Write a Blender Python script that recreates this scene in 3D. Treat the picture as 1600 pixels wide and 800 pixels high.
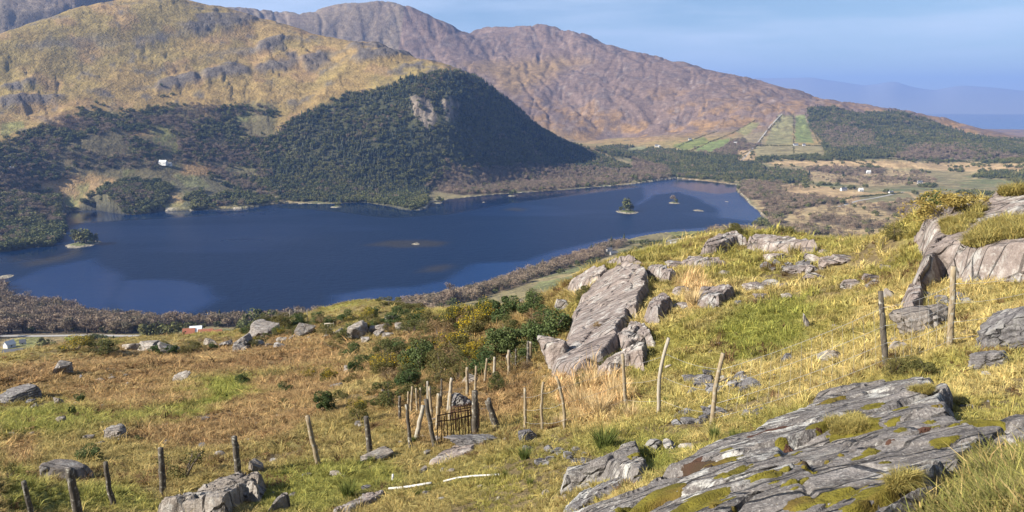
import bpy, bmesh, math, random
import numpy as np
from mathutils import Vector, Matrix

for _o in list(bpy.data.objects):
    bpy.data.objects.remove(_o)
SC = bpy.context.scene
COL = SC.collection
R = math.radians

# ------------------------------------------------------------------ camera, sky, sun, exposure
ZC = 245.0                      # eye height above the lake, metres
F = 1232.0                      # focal length in photo pixels (1600 wide)
HORIZON = 165.0
PITCH = math.atan((400 - HORIZON) / F)
cam_d = bpy.data.cameras.new('camera')
cam_d.sensor_width = 36.0
cam_d.lens = 36.0 * F / 1600.0
cam_d.clip_start = 0.1
cam_d.clip_end = 80000
cam = bpy.data.objects.new('camera', cam_d)
COL.objects.link(cam)
cam.location = (0, 0, ZC)
cam.rotation_euler = (math.pi / 2 - PITCH, 0, 0)
SC.camera = cam

SUN_DIR = Vector((-0.80, -0.30, 0.52)).normalized()      # towards the sun: from the left, a little behind the camera
sun_el = math.asin(SUN_DIR.z)
sun_az = math.atan2(SUN_DIR.x, SUN_DIR.y)                # clockwise from +Y
world = bpy.data.worlds.new('World')
SC.world = world
world.use_nodes = True
wn = world.node_tree.nodes
wl = world.node_tree.links
for n in list(wn):
    wn.remove(n)
w_out = wn.new('ShaderNodeOutputWorld')
w_bg = wn.new('ShaderNodeBackground')
w_sky = wn.new('ShaderNodeTexSky')
w_sky.sky_type = 'NISHITA'
w_sky.sun_disc = False
w_sky.sun_elevation = sun_el
w_sky.sun_rotation = sun_az
w_sky.altitude = 250
w_sky.air_density = 1.0
w_sky.dust_density = 0.1
w_sky.ozone_density = 3.0
w_bg.inputs['Strength'].default_value = 0.05
# thin streaks of cirrus over the whole dome
w_tc = wn.new('ShaderNodeTexCoord')
w_map = wn.new('ShaderNodeMapping')
w_map.inputs['Scale'].default_value = (1.3, 1.6, 11.0)
w_map.inputs['Rotation'].default_value = (0.05, 0.10, 0.4)
w_noi = wn.new('ShaderNodeTexNoise')
w_noi.inputs['Scale'].default_value = 1.7
w_noi.inputs['Detail'].default_value = 6
w_noi.inputs['Roughness'].default_value = 0.55
w_rmp = wn.new('ShaderNodeMapRange')
w_rmp.inputs['From Min'].default_value = 0.44
w_rmp.inputs['From Max'].default_value = 0.66
w_rmp.inputs['To Max'].default_value = 0.5
w_mix = wn.new('ShaderNodeMix')
w_mix.data_type = 'RGBA'
w_mix.inputs['B'].default_value = (8.8, 9.6, 11.0, 1)
wl.new(w_tc.outputs['Generated'], w_map.inputs['Vector'])
wl.new(w_map.outputs['Vector'], w_noi.inputs['Vector'])
wl.new(w_noi.outputs['Fac'], w_rmp.inputs['Value'])
wl.new(w_rmp.outputs['Result'], w_mix.inputs['Factor'])
wl.new(w_sky.outputs['Color'], w_mix.inputs['A'])
wl.new(w_mix.outputs['Result'], w_bg.inputs['Color'])
wl.new(w_bg.outputs['Background'], w_out.inputs['Surface'])

sun_l = bpy.data.lights.new('sun', 'SUN')
sun_l.energy = 5.0
sun_l.angle = R(0.53)
sun_l.color = (1.0, 0.94, 0.84)
sun_o = bpy.data.objects.new('sun', sun_l)
COL.objects.link(sun_o)
sun_o.rotation_euler = SUN_DIR.to_track_quat('Z', 'Y').to_euler()
sun_o.location = (0, 0, 900)

SC.view_settings.view_transform = 'Standard'
SC.view_settings.look = 'None'
SC.view_settings.exposure = 1.2
SC.view_settings.gamma = 1.0
SC.view_settings.use_curve_mapping = False
SC.render.engine = 'CYCLES'
SC.cycles.use_denoising = True
SC.cycles.max_bounces = 5
SC.cycles.diffuse_bounces = 2
SC.cycles.glossy_bounces = 2
SC.cycles.transmission_bounces = 2
SC.cycles.transparent_max_bounces = 8
SC.cycles.volume_bounces = 0
SC.cycles.sample_clamp_indirect = 4.0

# ------------------------------------------------------------------ numeric helpers
CP, SP = math.cos(PITCH), math.sin(PITCH)

def pix_ray(px, py):
    """world direction of a photo pixel -> azimuth, slope (rise per horizontal metre)"""
    px = np.asarray(px, float); py = np.asarray(py, float)
    a = (px - 800) / F
    b = -(py - 400) / F
    x = a
    y = CP + b * SP
    z = -SP + b * CP
    h = np.hypot(x, y)
    return np.arctan2(x, y), z / h

def to_pix(X, Y, Z):
    dz = Z - ZC
    yc = Y * CP - dz * SP
    zc = Y * SP + dz * CP
    yc = np.where(yc < 1e-3, 1e-3, yc)
    return 800 + F * X / yc, 400 - F * zc / yc

def hash2(ix, iy, seed):
    h = (ix.astype(np.int64) * 374761393 + iy.astype(np.int64) * 668265263 + seed * 1274126177) & 0xFFFFFFFF
    h = ((h ^ (h >> 13)) * 1274126177) & 0xFFFFFFFF
    h = (h ^ (h >> 16)) & 0xFFFFFFFF
    return h.astype(np.float64) / 4294967295.0

def vnoise(x, y, seed=0):
    ix = np.floor(x); iy = np.floor(y)
    fx = x - ix; fy = y - iy
    ux = fx * fx * fx * (fx * (fx * 6 - 15) + 10); uy = fy * fy * fy * (fy * (fy * 6 - 15) + 10)
    a = hash2(ix, iy, seed); b = hash2(ix + 1, iy, seed)
    c = hash2(ix, iy + 1, seed); d = hash2(ix + 1, iy + 1, seed)
    return (a * (1 - ux) + b * ux) * (1 - uy) + (c * (1 - ux) + d * ux) * uy

def fbm(x, y, scale, octaves=4, seed=0, gain=0.5):
    """-1..1 fractal noise, first wavelength = scale"""
    out = 0; amp = 1; tot = 0; f = 1.0 / scale
    ca, sa = math.cos(0.6), math.sin(0.6)
    for k in range(octaves):
        xr = (x * ca - y * sa); yr = (x * sa + y * ca)
        x, y = xr, yr
        out = out + amp * (vnoise(x * f + 17.3 * k, y * f - 9.1 * k, seed + k * 31) * 2 - 1)
        tot += amp; amp *= gain; f *= 2.03
    return out / tot

def sstep(x, a, b):
    t = np.clip((x - a) / (b - a), 0, 1)
    return t * t * (3 - 2 * t)

def inpoly(x, y, poly):
    x = np.asarray(x, float); y = np.asarray(y, float)
    ins = np.zeros(x.shape, bool)
    n = len(poly)
    for i in range(n):
        x1, y1 = poly[i]; x2, y2 = poly[(i + 1) % n]
        if y1 == y2:
            continue
        c = ((y1 > y) != (y2 > y)) & (x < (x2 - x1) * (y - y1) / (y2 - y1) + x1)
        ins ^= c
    return ins

def polydist(x, y, poly, margin=60):
    """distance to the outline, positive inside"""
    x = np.asarray(x, float); y = np.asarray(y, float)
    if x.ndim and x.size > 2000 and margin is not None:
        q = np.asarray(poly, float); lo = q.min(0) - margin; hi = q.max(0) + margin
        k = (x > lo[0]) & (x < hi[0]) & (y > lo[1]) & (y < hi[1])
        out = np.full(x.shape, -float(margin))
        if k.any(): out[k] = polydist(x[k], y[k], poly, None)
        return out
    d = np.full(np.shape(x), 1e18)
    n = len(poly)
    for i in range(n):
        x1, y1 = poly[i]; x2, y2 = poly[(i + 1) % n]
        ex, ey = x2 - x1, y2 - y1
        L = ex * ex + ey * ey + 1e-12
        t = np.clip(((x - x1) * ex + (y - y1) * ey) / L, 0, 1)
        q = (x - x1 - t * ex) ** 2 + (y - y1 - t * ey) ** 2
        d = np.minimum(d, q)
    d = np.sqrt(d)
    return np.where(inpoly(x, y, poly), d, -d)

class TPS:
    def __init__(s, u, v, val, lam=1e-4):
        s.c = np.stack([u, v], 1)
        n = len(u)
        d2 = ((s.c[:, None] - s.c[None]) ** 2).sum(-1)
        K = s.k(d2) + lam * np.eye(n)
        P = np.concatenate([np.ones((n, 1)), s.c], 1)
        A = np.zeros((n + 3, n + 3)); A[:n, :n] = K; A[:n, n:] = P; A[n:, :n] = P.T
        b = np.zeros(n + 3); b[:n] = val
        w = np.linalg.solve(A, b)
        s.w = w[:n]; s.a = w[n:]
    @staticmethod
    def k(d2):
        return 0.5 * d2 * np.log(d2 + 1e-12)
    def __call__(s, u, v):
        sh = u.shape; u = u.ravel(); v = v.ravel()
        out = np.empty(len(u))
        for i in range(0, len(u), 40000):
            uu = u[i:i + 40000]; vv = v[i:i + 40000]
            d2 = (uu[:, None] - s.c[:, 0]) ** 2 + (vv[:, None] - s.c[:, 1]) ** 2
            out[i:i + 40000] = s.k(d2) @ s.w + s.a[0] + s.a[1] * uu + s.a[2] * vv
        return out.reshape(sh)

# ------------------------------------------------------------------ mesh helpers
def link(o, parent=None):
    COL.objects.link(o)
    if parent is not None:
        o.parent = parent
    return o

def mesh_np(name, verts, faces, mats=None, smooth=True, cols=None, fmat=None, attrs=None):
    """verts (n,3); faces: (m,k) array or list of arrays of k-gons"""
    me = bpy.data.meshes.new(name)
    verts = np.asarray(verts, np.float32)
    fl = faces if isinstance(faces, list) else [faces]
    fl = [np.atleast_2d(np.asarray(f, np.int32)) for f in fl if len(f)]
    me.vertices.add(len(verts)); me.vertices.foreach_set('co', verts.ravel())
    nl = sum(f.size for f in fl); nf = sum(len(f) for f in fl)
    me.loops.add(nl); me.polygons.add(nf)
    me.loops.foreach_set('vertex_index', np.concatenate([f.ravel() for f in fl]))
    tot = np.concatenate([np.full(len(f), f.shape[1], np.int32) for f in fl])
    st = np.concatenate([[0], np.cumsum(tot)[:-1]]).astype(np.int32)
    me.polygons.foreach_set('loop_start', st)
    me.polygons.foreach_set('loop_total', tot)
    me.polygons.foreach_set('use_smooth', np.full(nf, bool(smooth)))
    if fmat is not None:
        me.polygons.foreach_set('material_index', np.asarray(fmat, np.int32))
    me.update(calc_edges=True)
    if cols is not None:
        c = np.ones((len(verts), 4), np.float32); c[:, :3] = cols
        at = me.color_attributes.new('Col', 'FLOAT_COLOR', 'POINT')
        at.data.foreach_set('color', c.ravel())
    for k, v in (attrs or {}).items():
        at = me.attributes.new(k, 'FLOAT', 'POINT')
        at.data.foreach_set('value', np.asarray(v, np.float32))
    for m in (mats or []):
        me.materials.append(m)
    return me

def grid_faces(r, c):
    i = np.arange(r * c).reshape(r, c)
    return np.stack([i[:-1, :-1], i[:-1, 1:], i[1:, 1:], i[1:, :-1]], -1).reshape(-1, 4)

def obj(name, me, parent=None, loc=None, rz=None):
    o = bpy.data.objects.new(name, me)
    link(o, parent)
    if loc is not None:
        o.location = loc
    if rz is not None:
        o.rotation_euler = (0, 0, rz)
    return o

def tag(o, label=None, cat=None, group=None, kind=None):
    if label: o['label'] = label
    if cat: o['category'] = cat
    if group: o['group'] = group
    if kind: o['kind'] = kind
    return o

# ------------------------------------------------------------------ material helpers
class NT:
    def __init__(s, name):
        s.m = bpy.data.materials.new(name); s.m.use_nodes = True
        s.t = s.m.node_tree; s.N = s.t.nodes; s.L = s.t.links
        s.b = s.N['Principled BSDF']
        s.b.inputs['Specular IOR Level'].default_value = 0.15
        s.b.inputs['Roughness'].default_value = 0.9
    def n(s, typ, **kw):
        nd = s.N.new(typ)
        for k, v in kw.items():
            if k.startswith('_'):
                setattr(nd, k[1:], v)
            else:
                nd.inputs[k.replace('__', ' ')].default_value = v
        return nd
    def l(s, a, b):
        s.L.new(a, b)
    def noise(s, scale, detail=4, rough=0.55, vec=None, dist=0.0):
        nd = s.n('ShaderNodeTexNoise', Scale=scale, Detail=detail, Roughness=rough, Distortion=dist)
        if vec is not None: s.l(vec, nd.inputs['Vector'])
        return nd.outputs['Fac']
    def ramp(s, fac, lo, hi, a=0.0, b=1.0):
        nd = s.n('ShaderNodeMapRange'); nd.clamp = True
        nd.inputs['From Min'].default_value = lo; nd.inputs['From Max'].default_value = hi
        nd.inputs['To Min'].default_value = a; nd.inputs['To Max'].default_value = b
        s.l(fac, nd.inputs['Value']); return nd.outputs['Result']
    def mix(s, fac, a, b, mode='MIX'):
        nd = s.n('ShaderNodeMix', _data_type='RGBA', _blend_type=mode)
        for k, v in (('Factor', fac), ('A', a), ('B', b)):
            i = nd.inputs[k]
            if isinstance(v, (int, float)): i.default_value = v
            elif isinstance(v, (tuple, list)): i.default_value = tuple(v) + ((1,) if len(v) == 3 else ())
            else: s.l(v, i)
        return nd.outputs['Result']
    def math(s, op, a, b=0.0):
        nd = s.n('ShaderNodeMath', _operation=op)
        for i, v in enumerate((a, b)):
            if isinstance(v, (int, float)): nd.inputs[i].default_value = v
            else: s.l(v, nd.inputs[i])
        return nd.outputs[0]
    def bump(s, h, strength=0.5, dist=0.1):
        nd = s.n('ShaderNodeBump', Strength=strength, Distance=dist)
        s.l(h, nd.inputs['Height']); s.l(nd.outputs['Normal'], s.b.inputs['Normal'])
    def color(s, c):
        if isinstance(c, (tuple, list)): s.b.inputs['Base Color'].default_value = tuple(c) + (1,)
        else: s.l(c, s.b.inputs['Base Color'])
    def pos(s):
        return s.n('ShaderNodeNewGeometry').outputs['Position']
    def mapped(s, scale, rot=(0, 0, 0), vec=None):
        nd = s.n('ShaderNodeMapping'); nd.inputs['Scale'].default_value = scale; nd.inputs['Rotation'].default_value = rot
        s.l(vec if vec is not None else s.pos(), nd.inputs['Vector']); return nd.outputs['Vector']
    def attr(s, name, typ='GEOMETRY'):
        nd = s.n('ShaderNodeAttribute'); nd.attribute_name = name; nd.attribute_type = typ
        return nd.outputs['Color']
    def rand(s):
        return s.n('ShaderNodeObjectInfo').outputs['Random']

# ================================================================== TERRAIN
# Control points: photo pixel + real horizontal distance.  The ground height is a smooth surface through them.
def near_controls():
    P = []
    def row(y, pts):
        for x, d in pts: P.append((x, y, d))
    row(1000, [(-200, 10), (0, 9), (400, 7.5), (800, 5.2), (1200, 3.2), (1600, 2.7), (1900, 2.6)])
    row(800, [(-300, 15), (0, 14), (200, 14), (400, 12), (600, 10.5), (800, 8.2), (1000, 5.6), (1200, 4.4), (1400, 4.2), (1600, 4.1), (1900, 4.0)])
    row(750, [(0, 17), (150, 17), (300, 16), (500, 14), (700, 11.5), (850, 9.3), (1000, 7.2), (1200, 5.4), (1400, 5.0), (1600, 4.9)])
    row(700, [(-200, 25), (0, 23), (150, 22), (300, 20), (450, 17.5), (600, 15.5), (750, 13.5), (900, 11.2), (1050, 9.3), (1200, 6.9), (1400, 6.1), (1600, 5.9), (1800, 5.8)])
    row(650, [(0, 35), (200, 32), (400, 26), (550, 21), (700, 18.5), (820, 17.2), (950, 14), (1100, 12), (1200, 10.2), (1300, 8.1), (1450, 7.5), (1600, 7.2)])
    row(600, [(-200, 70), (0, 62), (200, 58), (400, 45), (550, 34), (650, 27), (780, 23), (900, 19.5), (1000, 16.7), (1150, 14.3), (1300, 12), (1380, 10), (1500, 9.3), (1600, 9)])
    row(560, [(0, 105), (200, 98), (350, 85), (500, 62), (620, 45), (720, 36), (820, 29), (900, 23.5), (1000, 20), (1150, 17.3), (1300, 15), (1400, 12.3), (1500, 11), (1600, 10.5), (1800, 10)])
    row(530, [(250, 132), (400, 112), (500, 88), (600, 63), (700, 48), (800, 38), (880, 27.5)])
    row(500, [(450, 145), (520, 120), (600, 92), (700, 64), (800, 46), (900, 31), (1000, 24), (1150, 21), (1300, 18.5), (1450, 15.5), (1600, 13.5)])
    row(450, [(935, 34), (1050, 29), (1200, 26), (1350, 23), (1450, 20), (1600, 18), (1800, 17)])
    row(410, [(975, 38), (1050, 35), (1200, 31.5), (1350, 28), (1420, 25)])
    row(392, [(1100, 37.5), (1200, 36), (1300, 33)])
    P += [(1440, 425, 23), (1520, 395, 23.5), (1600, 400, 21.5), (1450, 335, 28.5), (1520, 330, 28.5), (1600, 345, 26)]
    # skyline of the near hill (ground, without bushes)
    sky = [(-300, 575, 170), (-100, 565, 170), (0, 558, 172), (100, 547, 180), (180, 539, 172), (260, 537, 155), (340, 534, 150), (380, 522, 150), (430, 500, 162),
           (500, 490, 168), (560, 482, 150), (610, 474, 132), (660, 488, 120), (710, 498, 105), (770, 494, 84), (830, 480, 66), (885, 450, 50), (930, 418, 43),
           (1000, 399, 42), (1060, 386, 42), (1120, 364, 42), (1200, 364, 42), (1300, 374, 39), (1380, 374, 36), (1408, 374, 34.5), (1428, 366, 32.5), (1458, 330, 31), (1500, 314, 31.5), (1560, 310, 31), (1610, 310, 30), (1750, 312, 30), (1900, 320, 30)]
    P += sky
    az, t = pix_ray([p[0] for p in P], [p[1] for p in P])
    d = np.array([p[2] for p in P], float)
    az = list(az); t = list(t); d = list(d)
    for (x, y, dd) in sky:
        a, tt = pix_ray(x, y)
        a, tt = float(a), float(tt)
        k = 1.0 if dd > 100 else 1.5
        for f, dt in ((1.22, .025 * k), (1.6, .07 * k), (2.3, .13 * k)):
            if dd * f < 330:
                az.append(a); t.append(max(tt - dt, -.47)); d.append(dd * f)
    for a in np.linspace(-1.05, 1.05, 9):
        for dd, z in ((0.5, -1.62), (1.0, -1.66)):
            az.append(a); t.append(z / dd); d.append(dd)
        tt = -.50 if a < 0 else -.47
        for dd in (330, 480):
            az.append(a); t.append(tt); d.append(dd)
    for a in (-1.05, -.85):
        for dd, z in ((4, -3.6), (15, -8.5), (40, -17), (100, -37), (170, -57)):
            az.append(a); t.append(z / dd); d.append(dd)
    for a in (.85, 1.05):
        for dd, z in ((4, -2.1), (10, -2.7), (20, -2.5), (30, -3), (60, -12)):
            az.append(a); t.append(z / dd); d.append(dd)
    return np.array(az), np.array(t), np.array(d)

SHORE_PX = [(-260, 455), (-120, 452), (-20, 440), (8, 452), (18, 470), (100, 480), (150, 496), (190, 505), (300, 506), (420, 503), (500, 495), (560, 490), (620, 482), (680, 468), (740, 456),
            (800, 438), (850, 420), (890, 408), (930, 392), (960, 381), (1000, 370), (1033, 365), (1060, 363), (1120, 361), (1160, 357), (1199, 349), (1190, 333), (1174, 320),
            (1160, 307), (1150, 297), (1158, 290), (1130, 286), (1080, 281), (1055, 279), (1020, 284), (985, 288), (940, 292), (880, 297), (820, 301), (760, 305),
            (700, 311), (672, 318), (664, 326), (650, 329), (630, 327), (600, 321), (570, 316), (500, 319), (440, 317), (420, 320), (380, 326), (330, 328), (245, 330),
            (212, 336), (190, 334), (150, 327), (110, 330), (95, 340), (104, 352), (100, 372), (80, 384), (40, 388), (0, 394), (-120, 398), (-260, 400)]

def on_plane(px, py, z=0.0):
    az, t = pix_ray(px, py)
    d = (z - ZC) / t
    return d * np.sin(az), d * np.cos(az)

_sx, _sy = on_plane([p[0] for p in SHORE_PX], [p[1] for p in SHORE_PX])
SHORE = list(zip(_sx, _sy))

def far_controls():
    A = []; T = []; D = []
    def add(x, y, d):
        a, t = pix_ray(x, y); A.append(float(a)); T.append(float(t)); D.append(float(d))
    def addz(x, y, z):
        a, t = pix_ray(x, y); A.append(float(a)); T.append(float(t)); D.append(float((z - ZC) / t))
    for x, y in SHORE_PX[::2]:
        addz(x, y, 2)
    # bed of the lake
    for x, y in ((150, 420), (400, 400), (650, 360), (900, 330), (1050, 310)):
        addz(x, y, -4)
    # near side of the valley
    for x, y, z in ((-200, 545, 62), (0, 545, 60), (100, 530, 58), (200, 527, 58), (320, 522, 58), (430, 520, 50), (-200, 500, 32), (0, 505, 30), (150, 510, 20), (300, 515, 30),
                    (560, 510, 40), (700, 490, 40), (760, 472, 32), (850, 445, 30), (900, 425, 24), (960, 400, 14), (1000, 395, 16), (1060, 385, 14), (1000, 412, 30), (1060, 400, 28), (1120, 372, 8),
                    (1230, 375, 16), (1300, 350, 16), (1450, 345, 22), (1600, 345, 26), (1800, 345, 40), (1250, 300, 10), (1400, 300, 14), (1600, 300, 18), (1800, 300, 25), (1220, 330, 10),
                    (1200, 275, 8), (1300, 268, 14), (1400, 265, 14), (1500, 262, 14), (1600, 262, 14), (1800, 262, 20), (1100, 272, 6), (1000, 278, 8)):
        addz(x, y, z)
    for a in np.linspace(-.8, .8, 7):
        for d, z in ((280, 118), (420, 92)):
            A.append(a); T.append((z - ZC) / d); D.append(d)
    # mountain on the far side of the lake, hill wood at its right end
    slope = [(-200, 340, 1900), (-200, 250, 2250), (-200, 150, 2650), (-200, 70, 2950),
             (0, 330, 1930), (0, 285, 2120), (0, 240, 2300), (0, 180, 2520), (0, 120, 2740), (120, 300, 2080), (120, 240, 2290), (120, 170, 2540), (120, 90, 2840),
             (250, 290, 2150), (250, 250, 2280), (250, 190, 2490), (250, 120, 2730), (250, 60, 2960), (400, 290, 2230), (400, 240, 2400), (400, 180, 2560), (400, 110, 2800), (400, 60, 3020),
             (500, 270, 2290), (500, 210, 2440), (500, 150, 2620), (500, 95, 2850), (600, 270, 2310), (600, 210, 2420), (600, 150, 2560), (600, 110, 2720),
             (690, 270, 2370), (690, 215, 2430), (690, 160, 2530), (770, 270, 2480), (770, 215, 2600), (770, 165, 2730), (840, 270, 2590), (840, 230, 2800), (900, 270, 2690), (900, 248, 2890)]
    for s in slope: add(*s)
    crest = [(-250, 95, 2950), (-100, 82, 2920), (0, 62, 2920), (60, 40, 3020), (130, 10, 3150), (200, -6, 3280), (260, -3, 3330), (310, 9, 3330), (345, 10, 3330), (400, 24, 3280), (450, 39, 3220), (500, 53, 3140),
             (560, 64, 3040), (620, 80, 2930), (680, 101, 2810), (720, 114, 2770), (760, 138, 2790), (800, 168, 2870), (840, 200, 2950), (880, 224, 3020), (920, 236, 3060), (960, 246, 3080)]
    for x, y, d in crest:
        add(x, y, d)
        a, t = pix_ray(x, y); a, t = float(a), float(t)
        zc = ZC + t * d
        for f in (1.13, 1.32):
            zz = zc - (zc - 70) * (.35 if f < 1.2 else .75) if x > 150 else zc - 60 * f
            A.append(a); T.append((zz - ZC) / (d * f)); D.append(d * f)
    # dark shoulder at the upper left
    for x, y, d in ((-250, 10, 4200), (-100, -10, 4300), (0, -6, 4400), (60, -14, 4500), (150, -10, 4500)):
        add(x, y, d)
    # farther range and its long ridge
    ridge = [(330, 20, 5600), (390, 15, 5600), (440, 23, 5600), (480, 26, 5550), (520, 11, 5500), (560, 4, 5500), (620, 5, 5500), (660, 18, 5500), (700, 38, 5550), (725, 52, 5650), (760, 41, 5900), (800, 44, 5950),
             (850, 42, 5900), (900, 50, 5800), (960, 73, 5600), (1000, 86, 5500), (1040, 94, 5400), (1100, 106, 5300), (1150, 118, 5250), (1200, 131, 5200), (1300, 155, 5100), (1400, 173, 5000), (1470, 187, 4950),
             (1530, 202, 4900), (1570, 210, 4950), (1620, 218, 5000), (1800, 225, 5000)]
    for x, y, d in ridge:
        add(x, y, d)
        a, t = pix_ray(x, y); a, t = float(a), float(t)
        z = ZC + t * d
        for f, k in ((1.12, .62), (1.3, .25), (1.62, -.03)):
            A.append(a); T.append((z * k - ZC) / (d * f)); D.append(d * f)
    for x, y, d in ((600, 60, 5150), (680, 75, 5050), (700, 85, 4950), (800, 75, 5350), (800, 105, 4950), (850, 150, 4550), (900, 100, 5150), (900, 150, 4600), (900, 205, 4100), (960, 215, 3950), (960, 160, 4500),
                    (960, 110, 5050), (1050, 208, 4020), (1050, 160, 4500), (1050, 120, 5000), (1150, 205, 4000), (1150, 160, 4500), (1250, 215, 3850), (1250, 180, 4300), (1350, 225, 3750), (1350, 190, 4250),
                    (1450, 235, 3650), (1450, 205, 4200), (1550, 240, 3650), (1550, 222, 4200), (1050, 235, 3550), (1150, 235, 3500), (1250, 240, 3400), (1400, 246, 3350), (1600, 246, 3400), (1800, 246, 3400), (980, 232, 3600)):
        add(x, y, d)
    for a in np.linspace(-.8, .8, 9):
        A.append(a); T.append((-30 - ZC) / 9800); D.append(9800)
    return np.array(A), np.array(T), np.array(D)

def cubic_resize(g, n):
    m = g.shape[0]
    p = np.linspace(0, m - 1, n); i = np.minimum(p.astype(int), m - 2); u = (p - i)[:, None]
    G = np.concatenate([2 * g[:1] - g[1:2], g, 2 * g[-1:] - g[-2:-1]], 0)
    a, b, c, d = G[i], G[i + 1], G[i + 2], G[i + 3]
    return b + .5 * u * (c - a + u * (2 * a - 5 * b + 4 * c - d + u * (3 * (b - c) + d - a)))

class Sheet:
    """height grid over azimuth x log distance, with ray lookup"""
    def __init__(s, ctrl, az0, az1, nc, d0, d1, nr, lam):
        A, T, D = ctrl
        s.az = np.linspace(az0, az1, nc); s.ld = np.linspace(math.log(d0), math.log(d1), nr)
        f = TPS(A, np.log(D), T, lam)
        U, V = np.meshgrid(s.az, s.ld)                 # rows = distance
        s.d = np.exp(V)
        s.X = s.d * np.sin(U); s.Y = s.d * np.cos(U)
        # evaluate on a coarser grid and refine by cubic-ish interpolation for speed
        k = 4
        ua = np.linspace(az0, az1, (nc - 1) // k + 2); va = np.linspace(s.ld[0], s.ld[-1], (nr - 1) // k + 2)
        g = f(*np.meshgrid(ua, va))
        s.Z = ZC + s.d * cubic_resize(cubic_resize(g, nr).T, nc).T
    def finish(s):
        s.t = (s.Z - ZC) / s.d
        s.run = np.maximum.accumulate(s.t, 0)
        s.px, s.py = to_pix(s.X, s.Y, s.Z)
    def z_at(s, x, y):
        x = np.asarray(x, float); y = np.asarray(y, float)
        a = np.arctan2(x, y); l = np.log(np.maximum(np.hypot(x, y), 1e-3))
        fa = np.clip((a - s.az[0]) / (s.az[1] - s.az[0]), 0, len(s.az) - 1.001); fl = np.clip((l - s.ld[0]) / (s.ld[1] - s.ld[0]), 0, len(s.ld) - 1.001)
        ia = fa.astype(int); il = fl.astype(int); ua = fa - ia; ul = fl - il
        Z = s.Z
        return (Z[il, ia] * (1 - ua) + Z[il, ia + 1] * ua) * (1 - ul) + (Z[il + 1, ia] * (1 - ua) + Z[il + 1, ia + 1] * ua) * ul
    def hit(s, px, py):
        """first ground point seen at a pixel -> x, y, z"""
        a, t = pix_ray(px, py); a, t = float(a), float(t)
        c = int(round((a - s.az[0]) / (s.az[1] - s.az[0]))); c = min(max(c, 0), len(s.az) - 1)
        if t >= s.run[-1, c]:
            r = int(np.argmax(s.t[:, c])); d = math.exp(s.ld[r]); x, y = d * math.sin(a), d * math.cos(a)
            return x, y, float(s.z_at(x, y))
        r = int(np.searchsorted(s.run[:, c], t)); r = min(max(r, 1), len(s.ld) - 1)
        t0, t1 = s.run[r - 1, c], s.run[r, c]
        u = (t - t0) / (t1 - t0) if t1 > t0 else 0.5
        u = min(max(u, 0), 1)
        d = math.exp(s.ld[r - 1] + u * (s.ld[1] - s.ld[0]))
        x, y = d * math.sin(a), d * math.cos(a)
        return x, y, float(s.z_at(x, y))

NEAR = Sheet(near_controls(), -1.05, 1.05, 1050, 0.5, 480, 400, 2e-5)
FAR = Sheet(far_controls(), -.78, .78, 1000, 285, 9800, 600, 2e-5)

# ---- relief of the near hill
_d = NEAR.d
_amp = sstep(_d, 1.5, 6)
NEAR.Z += _amp * (0.05 * fbm(NEAR.X, NEAR.Y, 0.55, 2, 5) * sstep(-_d, -60, -20) + 0.13 * fbm(NEAR.X, NEAR.Y, 2.2, 3, 1) + 0.16 * fbm(NEAR.X, NEAR.Y, 6, 3, 2) * sstep(_d, 10, 25)
                  + 0.5 * fbm(NEAR.X, NEAR.Y, 14, 3, 3) * sstep(_d, 35, 80) + 1.0 * fbm(NEAR.X, NEAR.Y, 30, 3, 4) * sstep(_d, 90, 150))
NEAR.finish()

# ---- relief of the valley and the mountains, lake basin cut to the shore line
_X, _Y = FAR.X, FAR.Y
_px0, _py0 = to_pix(_X, _Y, FAR.Z)
CRAGS_PX = [[(255, 100), (300, 90), (310, 130), (285, 150), (250, 140)], [(315, 95), (370, 85), (390, 110), (400, 130), (360, 145), (320, 130)], [(180, 80), (240, 60), (290, 75), (270, 100), (200, 110)],
            [(95, 115), (140, 95), (180, 110), (160, 140), (110, 145)], [(270, 35), (330, 12), (400, 25), (390, 48), (300, 50)], [(0, 100), (90, 120), (110, 200), (60, 190), (0, 170)],
            [(400, 50), (450, 60), (470, 90), (430, 120), (400, 110)], [(540, 60), (640, 75), (690, 100), (660, 115), (560, 100)], [(640, 150), (668, 150), (680, 185), (665, 210), (645, 190)],
            [(690, 155), (715, 155), (718, 185), (700, 195)], [(680, 105), (730, 108), (740, 125), (700, 125)], [(455, 70), (500, 75), (520, 100), (480, 110)]]
_wx = _px0 + 9 * fbm(_X, _Y, 120, 3, 70); _wy = _py0 + 6 * fbm(_X, _Y, 120, 3, 71)
_front = _Y < 3500
CRAG = np.zeros(_X.shape)
for _p in CRAGS_PX:
    _q = polydist(_wx, _wy, _p)
    CRAG = np.maximum(CRAG, sstep(_q, -8, 6) * _front)
BACK = sstep(FAR.d, 3650, 4300) * sstep(FAR.Z, 60, 160)
_sl = sstep(FAR.Z, 25, 160)
_strat = (_X * .55 + _Y * .35 + FAR.Z * 1.3)
_rid = 1 - np.abs(fbm(_X + .4 * _Y, _Y * 1.6 - .5 * _X, 210, 5, 12, .55))
_rid2 = 1 - np.abs(fbm(_X - .5 * _Y, _Y, 520, 5, 15, .5)) * 1.6
FAR.Z += _sl * (9 * fbm(_X, _Y, 260, 5, 10) + 4 * (_rid - .7) + 3.0 * fbm(_X, _Y, 60, 3, 11))
_str = fbm((_X * .9 + FAR.Z * .4) * .25, (FAR.Z - .38 * _X + .2 * _Y) * 1.3, 75, 4, 23)
_saw = ((_X * .8 + _Y * .45 + .3 * FAR.Z) / 62 + 1.3 * fbm(_X, _Y, 130, 3, 14)) % 1.0
_saw2 = ((_X * .6 - _Y * .5) / 27 + 1.1 * fbm(_X, _Y, 60, 3, 18)) % 1.0
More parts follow.
